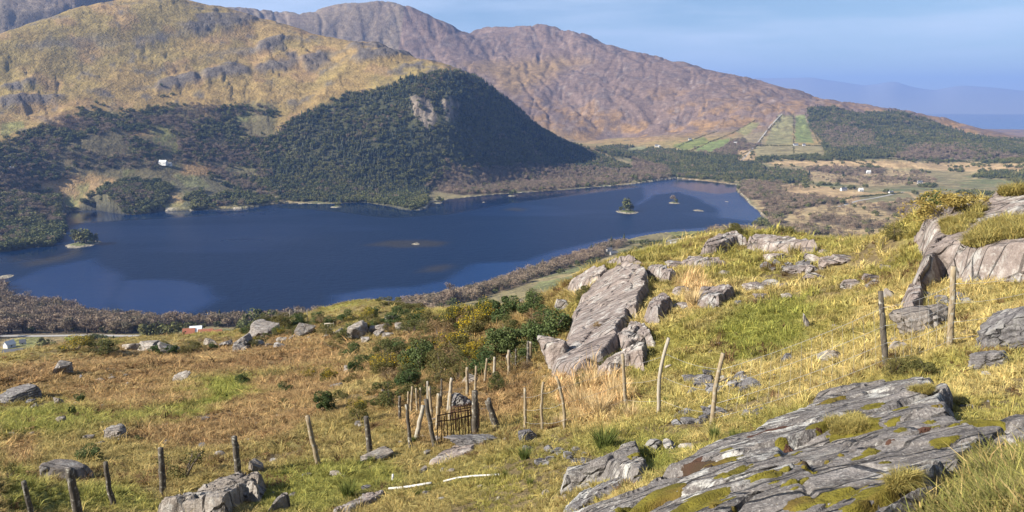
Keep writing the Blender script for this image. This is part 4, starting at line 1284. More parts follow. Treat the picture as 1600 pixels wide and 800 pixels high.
outcrop, G_out = rock_patch('rock_outcrop', OUT, .75, M_crag, 45, 'big grey outcrop with turf ledges standing on the skyline', 'outcrop', None, None, .3, .10, .10, .5, 300, .05, None, True, None, False, .3)
rock_patch('crag', [(1408, 480), (1424, 442), (1446, 446), (1430, 505), (1412, 505)], .25, M_crag, 46, 'narrow rock rib running down from the big outcrop', 'rock', None, None, .3, .06, .08, .9, 90)

# ---- free boulders
def ico_dirs(sub):
    bm = bmesh.new(); bmesh.ops.create_icosphere(bm, subdivisions=sub, radius=1)
    v = np.array([x.co[:] for x in bm.verts]); f = np.array([[x.index for x in q.verts] for q in bm.faces]); bm.free()
    return v, f
ICO = {k: ico_dirs(k) for k in (2, 4, 5)}
def boulder_mesh(seed, sub=3, layered=False, squash=.7, sharp=34):
    g = np.random.default_rng(seed)
    u, f = ICO[sub]
    n = rand_unit(13, g); h = g.uniform(.42, .62, 13)
    tp = np.array([g.normal(0, .3), g.normal(0, .3), 1]); tp /= np.linalg.norm(tp)
    n = np.concatenate([n, [tp, [0, 0, -1]]]); h = np.concatenate([h, [.36 * squash + .1, .5]])
    q = np.maximum(u @ n.T / h, 1e-3)
    r = (q ** sharp).sum(1) ** (-1.0 / sharp)
    v = u * r[:, None]
    tl = v[:, 2] + .35 * v[:, 0] + .1 * v[:, 1]
    if layered:
        k = 8
        saw = (tl * k + fbm(v[:, 0] * 3, v[:, 1] * 3, 1.0, 3, seed)) % 1.0
        v[:, :2] *= (1 + .17 * (saw - .5))[:, None]
    nz = fbm(v[:, 0] * 2 + v[:, 2], v[:, 1] * 2 - v[:, 2] * .7, .6, 4, seed + 3)
    v = v * (1 + .09 * nz)[:, None]
    lo = v.min(0); hi = v.max(0)
    v = (v - (lo + hi) / 2) / (hi - lo)
    v[:, 2] += .5
    return v, f
BOULD = {}
def boulder(px, py, wp, hp, mat, var, label, name='boulder', cat='rock', group=None, layered=False, depth=.8, rz=None, sink=.18, sub=4, tilt=(0, 0), sheet=None):
    key = (var, sub, layered, mat.name)
    if key not in BOULD:
        v, f = boulder_mesh(700 + var, sub, layered)
        BOULD[key] = mesh_np(name, v, f, [mat], sub > 4)
    x, y, z = (sheet or NEAR).hit(px, py)
    d = math.hypot(x, y)
    w = wp * d / F; h = .92 * hp * d / F / (1 - sink)
    dp = w * depth
    k = (d + dp * .3) / d
    x, y = x * k, y * k
    z = float((sheet or NEAR).z_at(x, y))
    o = obj(name, BOULD[key], None, (x, y, z - h * sink), rz if rz is not None else (var * 1.7) % 6.28)
    o.rotation_euler = (tilt[0], tilt[1], o.rotation_euler.z)
    o.scale = (w, dp, h)
    ROCK_POLYS.append([(x + .36 * w * math.cos(a), y + .36 * dp * math.sin(a)) for a in np.linspace(0, 6.28, 9)[:-1]])
    return tag(o, label, cat, group)

BL = [  # px, base py, width, height, material, variant, label, layered
    (1562, 545, 118, 62, M_slate, 1, 'big dark layered boulder with an overhanging underside beside the last fence post', True),
    (1438, 520, 84, 48, M_boul, 2, 'white-streaked jagged rock behind the wires between the two tallest posts', True),
    (1400, 548, 26, 14, M_boul, 3, 'small pale stone under the lower wire beside the white-streaked rock', False),
    (1545, 578, 60, 28, M_slate, 4, 'broken slate lumps with moss in the grass below the dark layered boulder', True),
    (1296, 565, 34, 20, M_boul, 5, 'pale pointed stone on the turf behind the sagging wires', False),
    (1229, 565, 22, 14, M_slate, 6, 'small dark stone on the turf left of the pale pointed stone', False),
    (1388, 468, 26, 18, M_boul, 7, 'grey stone in turf just above the top wire', False),
    (1290, 398, 30, 8, M_crag, 8, 'low grey stone just under the skyline slab', False),
    (862, 580, 64, 62, M_crag, 9, 'rounded purple-grey boulder with slanting cracks at the crag foot', True),
    (985, 570, 44, 30, M_crag, 10, 'square-faced block at the lower end of the crag', False),
    (1022, 705, 34, 22, M_slate, 11, 'small black-faced rock behind the smooth leaning slab', False),
    (1048, 702, 34, 14, M_boul, 12, 'pinkish flat stone beside the black-faced rock', False),
    (1072, 703, 26, 12, M_boul, 13, 'small tan stone at the end of a short row by the slab', False),
    (852, 775, 20, 10, M_boul, 14, 'small pale stone on the turf beside the leaning slab', False),
    (735, 700, 90, 20, M_slate, 15, 'dark ragged rock ledge just below the leaning black posts', True),
    (820, 690, 40, 24, M_slate, 16, 'dark wedge of rock at the foot of the first wired post', True),
    (585, 720, 62, 16, M_boul, 17, 'pale cracked stone at the foot of the short dark post', True),
    (402, 738, 34, 24, M_boul, 18, 'grey boulder beside the thick weathered post', False),
    (107, 752, 72, 34, M_boul, 19, 'long pale boulder with a green shrub growing against it', False),
    (181, 690, 52, 24, M_boul, 20, 'pale heap of broken rock in the rusty moor', True),
    (139, 688, 18, 8, M_boul, 21, 'small whitish stone in the bracken below the moor bank', False),
    (283, 596, 28, 16, M_boul, 22, 'dark-topped boulder standing alone on the green moor slope', False),
    (98, 586, 34, 20, M_boul, 23, 'pale rounded rock under a turf cap on the far moor', True),
    (33, 629, 58, 22, M_slate, 24, 'turf-topped dark bank of rock at the moor edge', True),
    (93, 633, 18, 14, M_boul, 25, 'upright pale stone right of the turf-topped bank', False),
    (95, 663, 14, 12, M_boul, 26, 'little white stone in the moss below the upright pale stone', False),
    (56, 640, 16, 10, M_boul, 27, 'grey stone just below the turf-topped bank', False),
    (476, 526, 30, 34, M_boul, 28, 'tall pale rock on the moor behind the pale crag knoll', False),
    (556, 528, 42, 38, M_boul, 29, 'striped pale slab face below the bushy knoll', True),
    (582, 520, 22, 16, M_boul, 30, 'smaller pale block at the side of the striped slab face', False),
    (612, 508, 30, 24, M_boul, 31, 'slanting pale rock under the bushes of the knoll top', True),
    (378, 548, 36, 36, M_boul, 32, 'steep pale rock at the low end of the crag knoll', True),
    (412, 528, 52, 34, M_boul, 33, 'broad pale crag face among gorse on the knoll', True),
    (420, 502, 30, 16, M_boul, 34, 'pale knob on top of the crag knoll', False),
    (392, 532, 30, 26, M_boul, 35, 'cracked pale block in the middle of the crag knoll', True),
    (440, 542, 26, 14, M_boul, 36, 'small grey rock at the end of the crag knoll', False),
    (268, 553, 40, 22, M_boul, 37, 'grey rock with dark hollows below the red-roofed sheds', True),
    (232, 548, 40, 20, M_boul, 38, 'smooth turf-capped rock below the far conifers', False),
    (207, 546, 26, 16, M_boul, 39, 'pointed grey rock beside the turf-capped rock', False),
    (330, 540, 26, 18, M_boul, 40, 'jagged grey rock below the end of the sheds', True),
    (525, 606, 24, 8, M_boul, 41, 'flat pale stone among the rusty grass', False),
    (541, 583, 18, 14, M_boul, 42, 'grey stone between two gorse bushes', False),
    (645, 510, 20, 10, M_boul, 43, 'small pale rock beside the dark round bush', False),
    (722, 638, 40, 28, M_slate, 44, 'dark stone seen through the rusty gate', True),
    (735, 598, 40, 12, M_boul, 45, 'low grey rock behind the pen posts', False),
    (880, 482, 28, 16, M_boul, 46, 'pale stone in the shrubs beside the tall crag', False),
    (814, 472, 14, 10, M_boul, 47, 'whitish stone between the two tall green shrubs', False),
    (1260, 512, 12, 24, M_boul, 48, 'thin upright stone in the turf of the hillside', False),
    (438, 800, 40, 26, M_boul, 49, 'pale pointed stone at the bottom edge in the turf', False),
    (394, 780, 46, 22, M_slate, 50, 'dark overhanging block at the end of the pale ledge', True),
    (800, 567, 26, 16, M_boul, 51, 'grey rock at the foot of the far thin post', False),
]
for i, (px, py, w, h, mt, var, lab, lay) in enumerate(BL):
    if py < 560 and px < 700: h *= .74; w *= 1.1
    boulder(px, py, w, h, mt, var, lab, 'boulder', 'rock', None, lay, .75, None, .3 if py < 560 else .2, 5 if (w > 55 and py > 540) else 4)

# slate heaps: every slab of stone a thing of its own
def heap(cx, cy, rx, ry, n, size, label, group, seed):
    g = np.random.default_rng(seed)
    for i in range(n):
        x = cx + g.uniform(-rx, rx); y = cy + g.uniform(-ry, ry)
        s = size * g.uniform(.5, 1.4)
        boulder(x, y, s, s * .34, M_slate, int(g.integers(52, 58)), label, 'slate_stone', 'stone', group, True, .8, float(g.random() * 6), .25, 4, tuple(g.normal(0, .22, 2)))
heap(1232, 418, 38, 7, 12, 20, 'dark slate in the small heap on the upper turf', 'slates of the upper heap', 1)
heap(1125, 603, 48, 14, 22, 30, 'dark slate in the heap behind the knobbly fence post', 'slates behind the knobbly post', 2)
heap(1095, 656, 36, 9, 13, 30, 'dark slate in the heap at the foot of the knobbly fence post', 'slates at the foot of the knobbly post', 3)
heap(1178, 648, 14, 5, 4, 26, 'dark slate lying in turf near the edge of the large slab', 'slates near the large slab', 4)
heap(870, 715, 50, 12, 16, 20, 'small grey slate strewn in front of the crooked posts', 'slates in front of the crooked posts', 5)
heap(1165, 600, 20, 12, 5, 26, 'loose slate beside the hillside wire', 'loose slates beside the wire', 6)
heap(1480, 470, 55, 8, 6, 26, 'flat slate in turf below the big outcrop', 'slates below the big outcrop', 7)
# stones strewn over the moor
g = np.random.default_rng(55)
for i in range(95):
    x = g.uniform(0, 900); y = g.uniform(575, 790)
    if y > 720 and x < 300: continue
    s = g.uniform(5, 13) * (1 + (y - 575) / 260)
    boulder(x, y, s, s * g.uniform(.3, .5), M_boul if g.random() < .6 else M_slate, int(g.integers(58, 66)), 'small grey stone strewn over the moor grass', 'moor_stone', 'stone', 'small stones strewn over the moor', False, .8, float(g.random() * 6), .3, 2)
for i in range(30):
    x = g.uniform(1000, 1560); y = g.uniform(420, 640)
    s = g.uniform(7, 16)
    boulder(x, y, s, s * .4, M_boul if g.random() < .5 else M_slate, int(g.integers(58, 66)), 'small stone half sunk in the yellow turf of the upper hill', 'turf_stone', 'stone', 'small stones in the upper turf', False, .8, float(g.random() * 6), .3, 2)

for i in range(34):
    u = g.random(); x = 345 + 330 * u + g.normal(0, 6); y = 540 - 34 * u + abs(g.normal(0, 9))
    s = g.uniform(9, 24)
    boulder(x, y, s, s * g.uniform(.35, .7), M_boul, int(g.integers(30, 40)), 'pale rock in the rocky band along the far edge of the moor', 'band_rock', 'rock', 'pale rocks along the far edge of the moor', True, .8, float(g.random() * 6), .3, 4)
for i in range(26):
    u = g.random(); x = 1010 + 400 * u; y = 400 + 40 * (1 - u) + g.uniform(-25, 55)
    s = g.uniform(14, 44)
    boulder(x, y, s, s * g.uniform(.2, .36), M_crag, int(g.integers(40, 50)), 'low grey ledge stone breaking through turf of the upper hill', 'ledge_stone', 'rock', 'ledge stones in the upper turf', True, .9, float(g.random() * 6), .35, 4)

# ================================================================== BUSHES ON THE HILL
def shrub_proto(seed, n, size, mat, flowers, spread=.5, flat=0, aspect=.6, lobes=12, shell=.7):
    g = np.random.default_rng(seed)
    st = np.random.default_rng(seed).bit_generator.state
    c = crown_points(n, g, lobes, spread, shell)
    v, f = quads_at(c, size, g, flat, aspect)
    fol = mesh_np('foliage', v, f, [mat], False, jitter_cols(len(v), 4, g, .55, 1.4))
    # stems
    parts = []
    for k in range(7):
        q = c[g.integers(0, n)]
        p0 = np.array([g.normal(0, .03), g.normal(0, .03), -.05])
        tv, tf, tc = tube([p0, p0 * .5 + q * .45 + np.array([0, 0, .06]), q], [.018, .013, .006], 5)
        parts.append((tv, [tf] + tc))
    V, Fs = join(parts)
    stem = mesh_np('stems', V, Fs, [M_bark])
    fl = None
    if flowers:
        outer = c[(c[:, 2] > .38)]
        side = outer[:, 0] * math.cos(seed) + outer[:, 1] * math.sin(seed) + .6 * outer[:, 2]
        cl = outer[np.argsort(-side)][:int(len(outer) * .55)]
        pick = cl[g.random(len(cl)) < flowers]
        pick = pick + rand_unit(len(pick), g) * .02 + (pick - [0, 0, .4]) * .05
        v, f = quads_at(pick, size * .55, g, 0, .9)
        fl = mesh_np('flowers', v, f, [M_yel], False)
    return fol, stem, fl
SHRUB = {}
def shrub(px, py, wp, hp, typ, k, label, name=None, sheet=None, cat=None, group=None):
    key = (typ, k)
    if key not in SHRUB:
        if typ == 'gorse': SHRUB[key] = shrub_proto(820 + k, 4600, .042, M_gorse, .0, .52, 0, .4)
        if typ == 'bloom': SHRUB[key] = shrub_proto(840 + k, 4600, .042, M_gorse, .42, .52, 0, .4)
        if typ == 'green': SHRUB[key] = shrub_proto(860 + k, 4600, .044, M_holly, 0, .52, 0, .75)
        if typ == 'dry': SHRUB[key] = shrub_proto(880 + k, 1500, .09, M_dry, 0, .5, 0, .16, 9, .3)
        if typ == 'gold': SHRUB[key] = shrub_proto(870 + k, 4600, .045, M_gold, .0, .55, 0, .35)
        if typ == 'open': SHRUB[key] = shrub_proto(890 + k, 900, .055, M_gorse, 0, .55, 0, .45, 9, .5)
    fol, st, fl = SHRUB[key]
    sh = sheet or NEAR
    on = surf_hit(G_out, px, py) if 'outcrop' in label and 'next' not in label else None
    x, y, z = on or sh.hit(px, py)
    d = math.hypot(x, y)
    w = wp * d / F; h = hp * d / F
    q = 1.0 if on else (d + w * .35) / d
    x, y = x * q, y * q; z = float(z) - .3 * h if on else float(sh.z_at(x, y))
    e = bpy.data.objects.new(name or {'gorse': 'gorse_bush', 'bloom': 'flowering_gorse', 'green': 'green_shrub', 'dry': 'dry_shrub', 'open': 'open_shrub', 'gold': 'golden_gorse'}[typ], None)
    COL.objects.link(e)
    e.location = (x, y, z - .03 * h); e.rotation_euler = (0, 0, (k * 2.1 + px * .37) % 6.28); e.scale = (w / .95, w / .95, h / .92)
    tag(e, label, cat or 'bush', group)
    link(bpy.data.objects.new('foliage', fol), e); link(bpy.data.objects.new('stems', st), e)
    if fl: link(bpy.data.objects.new('flowers', fl), e)
    return e
SH = [
    (652, 516, 38, 28, 'green', 0, 'dense dark round bush on the tan bank below the knoll'),
    (606, 482, 46, 20, 'gorse', 0, 'dark gorse crowning the knoll in front of the lake'),
    (640, 486, 36, 16, 'gorse', 1, 'brownish gorse on the shoulder of the knoll'),
    (585, 492, 26, 14, 'green', 1, 'low green bush on the near side of the knoll'),
    (788, 506, 58, 50, 'green', 2, 'tall dark green shrub standing above the gorse thicket'),
    (834, 484, 34, 34, 'green', 3, 'upright leafy shrub in front of the lakeside trees'),
    (852, 545, 88, 62, 'green', 0, 'broad glossy green shrub pressed against the crag'),
    (800, 560, 80, 58, 'green', 2, 'wide green shrub at the lower side of the glossy one'),
    (742, 532, 66, 50, 'bloom', 0, 'gorse with orange-yellow flowers at the top of the thicket'),
    (715, 565, 74, 56, 'bloom', 1, 'big gorse with yellow bloom in the middle of the thicket'),
    (690, 590, 60, 44, 'gorse', 2, 'brown-green gorse in front of the blooming thicket'),
    (655, 585, 68, 58, 'green', 3, 'large blue-green shrub left of the blooming thicket'),
    (604, 590, 62, 42, 'bloom', 2, 'gorse with a yellow flowered crest beside the blue-green shrub'),
    (620, 552, 50, 24, 'green', 1, 'low spreading green shrub above the yellow-crested gorse'),
    (522, 548, 40, 22, 'open', 0, 'thin grey-green shrub at the moor corner'),
    (548, 560, 34, 26, 'green', 0, 'small dark shrub beside the thin grey-green one'),
    (536, 536, 26, 22, 'gorse', 3, 'orange-tinged gorse below the striped rock'),
    (484, 592, 26, 18, 'bloom', 3, 'bright yellow gorse at the moor edge'),
    (514, 600, 36, 26, 'bloom', 0, 'yellow-topped gorse next to the bright one'),
    (556, 585, 26, 32, 'green', 3, 'narrow dark shrub above a rusty grass bank'),
    (575, 570, 30, 22, 'green', 1, 'little dark shrub above the narrow one'),
    (612, 640, 74, 50, 'gorse', 0, 'wide dark gorse just above the pen posts'),
    (655, 625, 60, 34, 'gorse', 1, 'low olive gorse behind the pen posts'),
    (562, 662, 38, 46, 'bloom', 1, 'green gorse with orange flowers in front of the pen'),
    (506, 648, 46, 38, 'green', 2, 'grey-green round shrub above the leaning pale post'),
    (445, 614, 26, 18, 'green', 3, 'small round shrub on the rusty moor'),
    (383, 602, 24, 20, 'green', 0, 'small dark shrub standing alone on the moor'),
    (425, 592, 36, 16, 'open', 1, 'low ragged shrub between two small moor shrubs'),
    (443, 634, 20, 12, 'gorse', 2, 'tiny dark tuft of gorse on the rusty moor'),
    (147, 722, 42, 26, 'green', 1, 'bright green shrub growing against the long pale boulder'),
    (288, 750, 68, 54, 'open', 2, 'open wiry gorse bush between two fence posts'),
    (8, 752, 30, 30, 'open', 3, 'thin bush cut by the edge of the view near the old posts'),
    (778, 612, 40, 34, 'gorse', 3, 'olive gorse beside the leaning black posts'),
    (915, 478, 42, 32, 'gorse', 0, 'gorse growing in the cleft of the crag'),
    (940, 530, 60, 28, 'dry', 0, 'dry brown bush on the face of the crag'),
    (952, 580, 30, 30, 'gorse', 1, 'dark gorse tuft at the foot of the crag'),
    (910, 612, 32, 34, 'gorse', 2, 'dark gorse behind the crooked fence posts'),
    (885, 620, 34, 26, 'dry', 1, 'dry twiggy bush beside the crooked fence posts'),
    (1150, 372, 40, 22, 'gorse', 3, 'small gorse on the skyline slab above the lake end'),
    (1222, 368, 30, 14, 'gorse', 1, 'small gorse in the middle of the skyline'),
    (1398, 384, 46, 26, 'gorse', 2, 'rounded tawny gorse on the skyline next to the outcrop'),
    (1450, 334, 34, 34, 'green', 2, 'dark green gorse at the lip of the outcrop'),
    (1486, 330, 100, 62, 'gold', 0, 'large golden gorse clump on top of the outcrop'),
    (118, 550, 50, 22, 'bloom', 2, 'orange-tipped gorse at the far moor brow'),
    (160, 556, 58, 20, 'gorse', 3, 'dark spreading gorse at the far moor brow'),
    (412, 512, 30, 22, 'gorse', 1, 'gorse between the pale rocks of the crag knoll'),
    (440, 508, 30, 20, 'gorse', 2, 'gorse on the back of the crag knoll'),
    (468, 508, 30, 22, 'gorse', 0, 'gorse behind the tall pale rock'),
    (500, 506, 26, 20, 'green', 0, 'green bush beside the far little gate posts'),
    (250, 552, 30, 14, 'green', 3, 'dark bush below the far conifers'),
    (300, 552, 46, 16, 'gorse', 2, 'dark gorse among the rocks below the sheds'),
    (1395, 592, 56, 30, 'gorse', 3, 'low dark gorse mat at the foot of the straight post'),
    (1450, 592, 70, 34, 'gorse', 1, 'spreading dark gorse mat above the large slab'),
    (760, 500, 40, 26, 'gorse', 2, 'olive gorse at the back of the thicket'),
    (705, 505, 34, 20, 'green', 3, 'small green bush at the back of the tan bank'),
    (822, 580, 30, 20, 'dry', 0, 'dry bush below the far thin posts'),
    (765, 570, 44, 34, 'gorse', 0, 'brownish gorse filling the thicket near the far posts'),
    (672, 560, 30, 30, 'green', 1, 'dark leafy shrub inside the thicket'),
    (536, 626, 22, 12, 'gorse', 2, 'low green tuft on the rusty bank'),
    (218, 690, 16, 10, 'green', 0, 'little green tuft beside the pale rock heap'),
    (128, 632, 18, 18, 'green', 1, 'small upright shrub on the green moor'),
    (112, 650, 12, 16, 'green', 2, 'tiny upright shrub on the green moor'),
]
for s_ in SH:
    shrub(*s_)
# the packed thicket below the crag, and the scrub of the knolls
g = np.random.default_rng(66)
FILL = [([(350, 545), (400, 522), (470, 510), (560, 500), (640, 500), (690, 505), (640, 520), (540, 530), (460, 528), (390, 548)], 40, (14, 34), 'scrub bush in the rocky band along the far edge of the moor', 'scrub along the far edge of the moor'),
        ([(600, 560), (640, 520), (700, 500), (760, 495), (830, 490), (870, 500), (850, 560), (800, 600), (720, 610), (640, 620), (590, 610)], 78, (28, 58), 'gorse and holly scrub packed in the thicket below the crag', 'bushes of the thicket below the crag'),
        ([(560, 500), (590, 478), (640, 482), (690, 500), (640, 505), (600, 502)], 9, (18, 30), 'low scrub on the far knoll in front of the lake', 'scrub of the far knoll'),
        ([(375, 530), (400, 505), (440, 498), (500, 500), (470, 515), (430, 528)], 14, (14, 26), 'low gorse scrub on the pale crag knoll', 'scrub of the crag knoll'),
        ([(200, 548), (260, 546), (345, 542), (330, 556), (240, 558)], 8, (14, 26), 'dark scrub on the moor brow below the sheds', 'scrub of the moor brow'),
        ([(500, 620), (560, 590), (600, 640), (560, 650), (510, 640)], 7, (14, 24), 'small shrub dotted on the slope above the old posts', 'small shrubs above the old posts')]
for poly, n, (w0, w1), lab, grp in FILL:
    A = np.array(poly, float); k = 0
    while k < n:
        q = A.min(0) + (A.max(0) - A.min(0)) * g.random(2)
        if not inpoly(np.array([q[0]]), np.array([q[1]]), poly)[0]: continue
        w = g.uniform(w0, w1); t = ['gorse', 'gorse', 'green', 'bloom', 'open', 'dry'][int(g.integers(0, 6))] if n > 20 else ['gorse', 'gorse', 'green'][int(g.integers(0, 3))]
        shrub(q[0], q[1], w, w * g.uniform(.55, .85), t, int(g.integers(0, 2 if t == 'dry' else 4)), lab, 'scrub_bush', None, None, grp); k += 1

# ================================================================== GRASS
def tuft(seed, n, lean, h0, h1, w, r=.30, seg=2):
    g = np.random.default_rng(seed); V = []; Fq = []; Ft = []; Cc = []
    for i in range(n):
        a = g.random() * 6.283; rr = r * math.sqrt(g.random())
        b = np.array([rr * math.cos(a), rr * math.sin(a), -.08])
        la = a + g.normal(0, 1.1); L = g.uniform(h0, h1); k = lean * g.uniform(.4, 1.4)
        dr = np.array([math.cos(la), math.sin(la), 0]); sd = np.array([-math.sin(la), math.cos(la), 0])
        tw = g.uniform(-.8, .8); sd = sd * math.cos(tw) + dr * math.sin(tw)
        p1 = b + np.array([0, 0, L * .55]) + dr * L * k * .3
        p2 = b + np.array([0, 0, L * (1 - .35 * k)]) + dr * L * k
        o = len(V)
        V += [b - sd * w, b + sd * w, p1 + sd * w * .75, p1 - sd * w * .75, p2]
        Fq.append((o, o + 1, o + 2, o + 3)); Ft.append((o + 3, o + 2, o + 4))
        c = np.array([1, 1, 1]) * g.uniform(.7, 1.3)
        if g.random() < .3: c = c * np.array([1.35, 1.2, 1.15])
        Cc += [c] * 5
    return mesh_np('grass_tuft', np.array(V), [np.array(Fq), np.array(Ft)], [M_grass], False, np.array(Cc))
TUFTS = [tuft(1, 34, .75, .35, 1.0, .030), tuft(2, 34, .9, .3, .9, .032), tuft(3, 30, .55, .5, 1.2, .028), tuft(4, 40, 1.1, .25, .7, .034), tuft(5, 26, .45, .6, 1.5, .022), tuft(6, 36, 1.2, .3, .8, .040)]

def in_rocks(x, y):
    m = np.zeros(x.shape, bool)
    for P in ROCK_POLYS:
        A = np.asarray(P); lo = A.min(0); hi = A.max(0)
        k = (x > lo[0]) & (x < hi[0]) & (y > lo[1]) & (y < hi[1])
        if k.any(): m[k] |= inpoly(x[k], y[k], P)
    return m

def grass():
    g = np.random.default_rng(33)
    N = 150000
    a = g.uniform(-.68, .68, N); u = g.random(N)
    # denser in log distance where the picture needs it
    l0, l1 = math.log(3.2), math.log(190)
    l = l0 + (l1 - l0) * u
    d = np.exp(l); x = d * np.sin(a); y = d * np.cos(a); z = NEAR.z_at(x, y)
    px, py = to_pix(x, y, z)
    fa = np.clip(((a - NEAR.az[0]) / (NEAR.az[1] - NEAR.az[0])).round().astype(int), 0, len(NEAR.az) - 1)
    fl = np.clip(((l - NEAR.ld[0]) / (NEAR.ld[1] - NEAR.ld[0])).round().astype(int), 0, len(NEAR.ld) - 1)
    vis = NEAR.t[fl, fa] > NEAR.run[fl, fa] - .5 / d - .004
    on = vis & (px > -60) & (px < 1660) & (py < 860) & ~in_rocks(x, y)
    # thinner where rock debris and worn ground lie in front of the pen
    on &= g.random(N) < 1 - .45 * sstep(polydist(px, py, [(560, 700), (640, 690), (760, 670), (900, 660), (900, 720), (700, 740), (600, 740)]), -15, 10)
    on &= g.random(N) < 1 - .7 * BARE_N(x, y)
    x, y, z, d, px, py = x[on], y[on], z[on], d[on], px[on], py[on]
    n = len(x)
    c = near_cover(x, y, z) * g.uniform(.62, 1.35, n)[:, None]
    br = (g.random(n) < .4 * sstep(fbm(x, y, 1.6, 3, 57), .25, .5) + .02)
    c = np.where(br[:, None], np.array([.15, .095, .045]) * g.uniform(.6, 1.3, n)[:, None], c)
    s = np.clip(.011 * d ** .95, .075, .62) * g.uniform(.65, 1.35, n)
    tall = sstep(polydist(px, py, [(1400, 860), (1440, 790), (1500, 740), (1540, 690), (1600, 670), (1660, 660), (1660, 860)]), -10, 20)
    s *= 1 + 1.2 * tall
    s *= np.where((g.random(n) < .14) & (tall < .5), 1.7, 1.0)
    zs = s * g.uniform(.5, 1.0, n) * (1 - .45 * sstep(d, 25, 80)) * np.where((px < 760) & (py > 600), .75, 1)
    st = np.maximum.reduce([sstep(polydist(px, py, P), -15, 10) for P in STRAWN])
    zs *= 1 + .9 * st
    c = np.where(tall[:, None] > .5, c * .3 + .7 * np.where(g.random(n)[:, None] < .4, np.array([.36, .29, .13]), np.array([.17, .185, .055])) * g.uniform(.6, 1.35, n)[:, None], c)
    vi = g.integers(0, 6, n)
    vi = np.where(tall > .5, np.where(g.random(n) < .7, 2, 4), vi)
    rot = np.stack([g.normal(0, .15, n), g.normal(0, .15, n), g.random(n) * 6.283], 1)
    o = scatter('moor_grass', np.stack([x, y, z], 1), np.stack([s, s, zs], 1), rot, vi, TUFTS, c)
    tag(o, 'yellow, green and rusty moor grass over the near hillside', None, None, 'stuff')
    print('GRASS', n)
    # turf growing on the ledges of the outcrop and on the crag tops
    P2, S2, R2, V2, C2 = [], [], [], [], []
    for poly, G, n2 in (([(1508, 383), (1535, 352), (1570, 344), (1640, 342), (1640, 368), (1565, 374), (1528, 386)], G_out, 620), ([(1505, 345), (1528, 325), (1538, 328), (1518, 348)], G_out, 70), ([(1470, 350), (1500, 340), (1510, 360), (1480, 368)], G_out, 120),
                        ([(1560, 300), (1600, 294), (1640, 294), (1640, 302), (1570, 306)], G_out, 150), ([(1290, 660), (1340, 650), (1360, 668), (1330, 682), (1300, 680)], G_slab, 200), ([(1420, 610), (1460, 606), (1450, 616)], G_slab, 90), ([(1390, 755), (1430, 745), (1430, 765), (1400, 770)], G_slab, 90)):
        A = np.array(poly)
        for _ in range(n2 * 3):
            q = A.min(0) + (A.max(0) - A.min(0)) * g.random(2)
            if not inpoly(np.array([q[0]]), np.array([q[1]]), poly)[0]: continue
            h = surf_hit(G, q[0], q[1])
            if h is None: continue
            dd = math.hypot(h[0], h[1]); s1 = (.30 if G is G_out else .07) * g.uniform(.6, 1.3)
            P2.append(h); S2.append((s1, s1, s1 * .8)); R2.append((0, 0, g.random() * 6.28)); V2.append(int(g.integers(0, 6)))
            C2.append(np.array([.30, .26, .085]) * g.uniform(.75, 1.25))
    tag(scatter('ledge_grass', P2, S2, R2, V2, TUFTS, np.array(C2)), 'yellow turf on the ledges of the outcrop and the large slab', None, None, 'stuff')
grass()

# bracken and heather litter as low ragged clumps
def heath():
    g = np.random.default_rng(34)
    N = 26000
    a = g.uniform(-.68, .25, N); l = g.uniform(math.log(16), math.log(185), N)
    d = np.exp(l); x = d * np.sin(a); y = d * np.cos(a); z = NEAR.z_at(x, y)
    px, py = to_pix(x, y, z)
    m = np.maximum.reduce([sstep(polydist(px + 25 * fbm(x, y, 9, 3, 50), py + 8 * fbm(x, y, 4, 3, 51), P), -8, 8) for P in RUST])
    on = (g.random(N) < m * .34 + .015) & ~in_rocks(x, y) & (px > -40) & (px < 1640)
    x, y, z, d = x[on], y[on], z[on], d[on]; n = len(x)
    s = np.clip(.010 * d ** .95, .12, .7) * g.uniform(.6, 1.3, n)
    k = g.random(n)[:, None]
    c = (np.array([.27, .15, .07]) * (1 - k) + np.array([.38, .255, .12]) * k) * g.uniform(.75, 1.25, n)[:, None]
    rot = np.stack([g.normal(0, .2, n), g.normal(0, .2, n), g.random(n) * 6.283], 1)
    protos = []
    for q in range(4):
        gg = np.random.default_rng(60 + q)
        cc = crown_points(46, gg, 5, .6, .3); cc[:, 2] *= .55
        v, f = quads_at(cc, .34, gg, .3, .3)
        protos.append(mesh_np('bracken_clump', v, f, [M_grass], False, jitter_cols(len(v), 4, gg, .65, 1.35)))
    o = scatter('dead_bracken', np.stack([x, y, z], 1), np.stack([s, s, s * .8], 1), rot, g.integers(0, 4, n), protos, c)
    tag(o, 'rust-brown dead bracken and heath on the moor', None, None, 'stuff')
heath()

# rush clumps and dry tussocks, one thing each
def stem_clump(seed, n, mat, lean, w):
    g = np.random.default_rng(seed); V = []; Fq = []; Ft = []; Cc = []
    for i in range(n):
        a = g.random() * 6.283; rr = .16 * math.sqrt(g.random()); b = np.array([rr * math.cos(a), rr * math.sin(a), -.05])
        dr = np.array([math.cos(a), math.sin(a), 0]); q = g.random() * 6.28; sd = np.array([math.cos(q), math.sin(q), 0])
        L = g.uniform(.45, 1.0); k = lean * g.uniform(.1, 1)
        p1 = b + [0, 0, L * .5] + dr * k * L * .35; p2 = b + [0, 0, L * (1 - .2 * k)] + dr * k * L
        o = len(V); V += [b - sd * w, b + sd * w, p1 + sd * w, p1 - sd * w, p2]
        Fq.append((o, o + 1, o + 2, o + 3)); Ft.append((o + 3, o + 2, o + 4)); Cc += [np.ones(3) * g.uniform(.6, 1.4)] * 5
    return mesh_np('stems', np.array(V), [np.array(Fq), np.array(Ft)], [mat], False, np.array(Cc))
RUSHM = [stem_clump(70 + k, 260, M_rush, .5, .008) for k in range(3)]
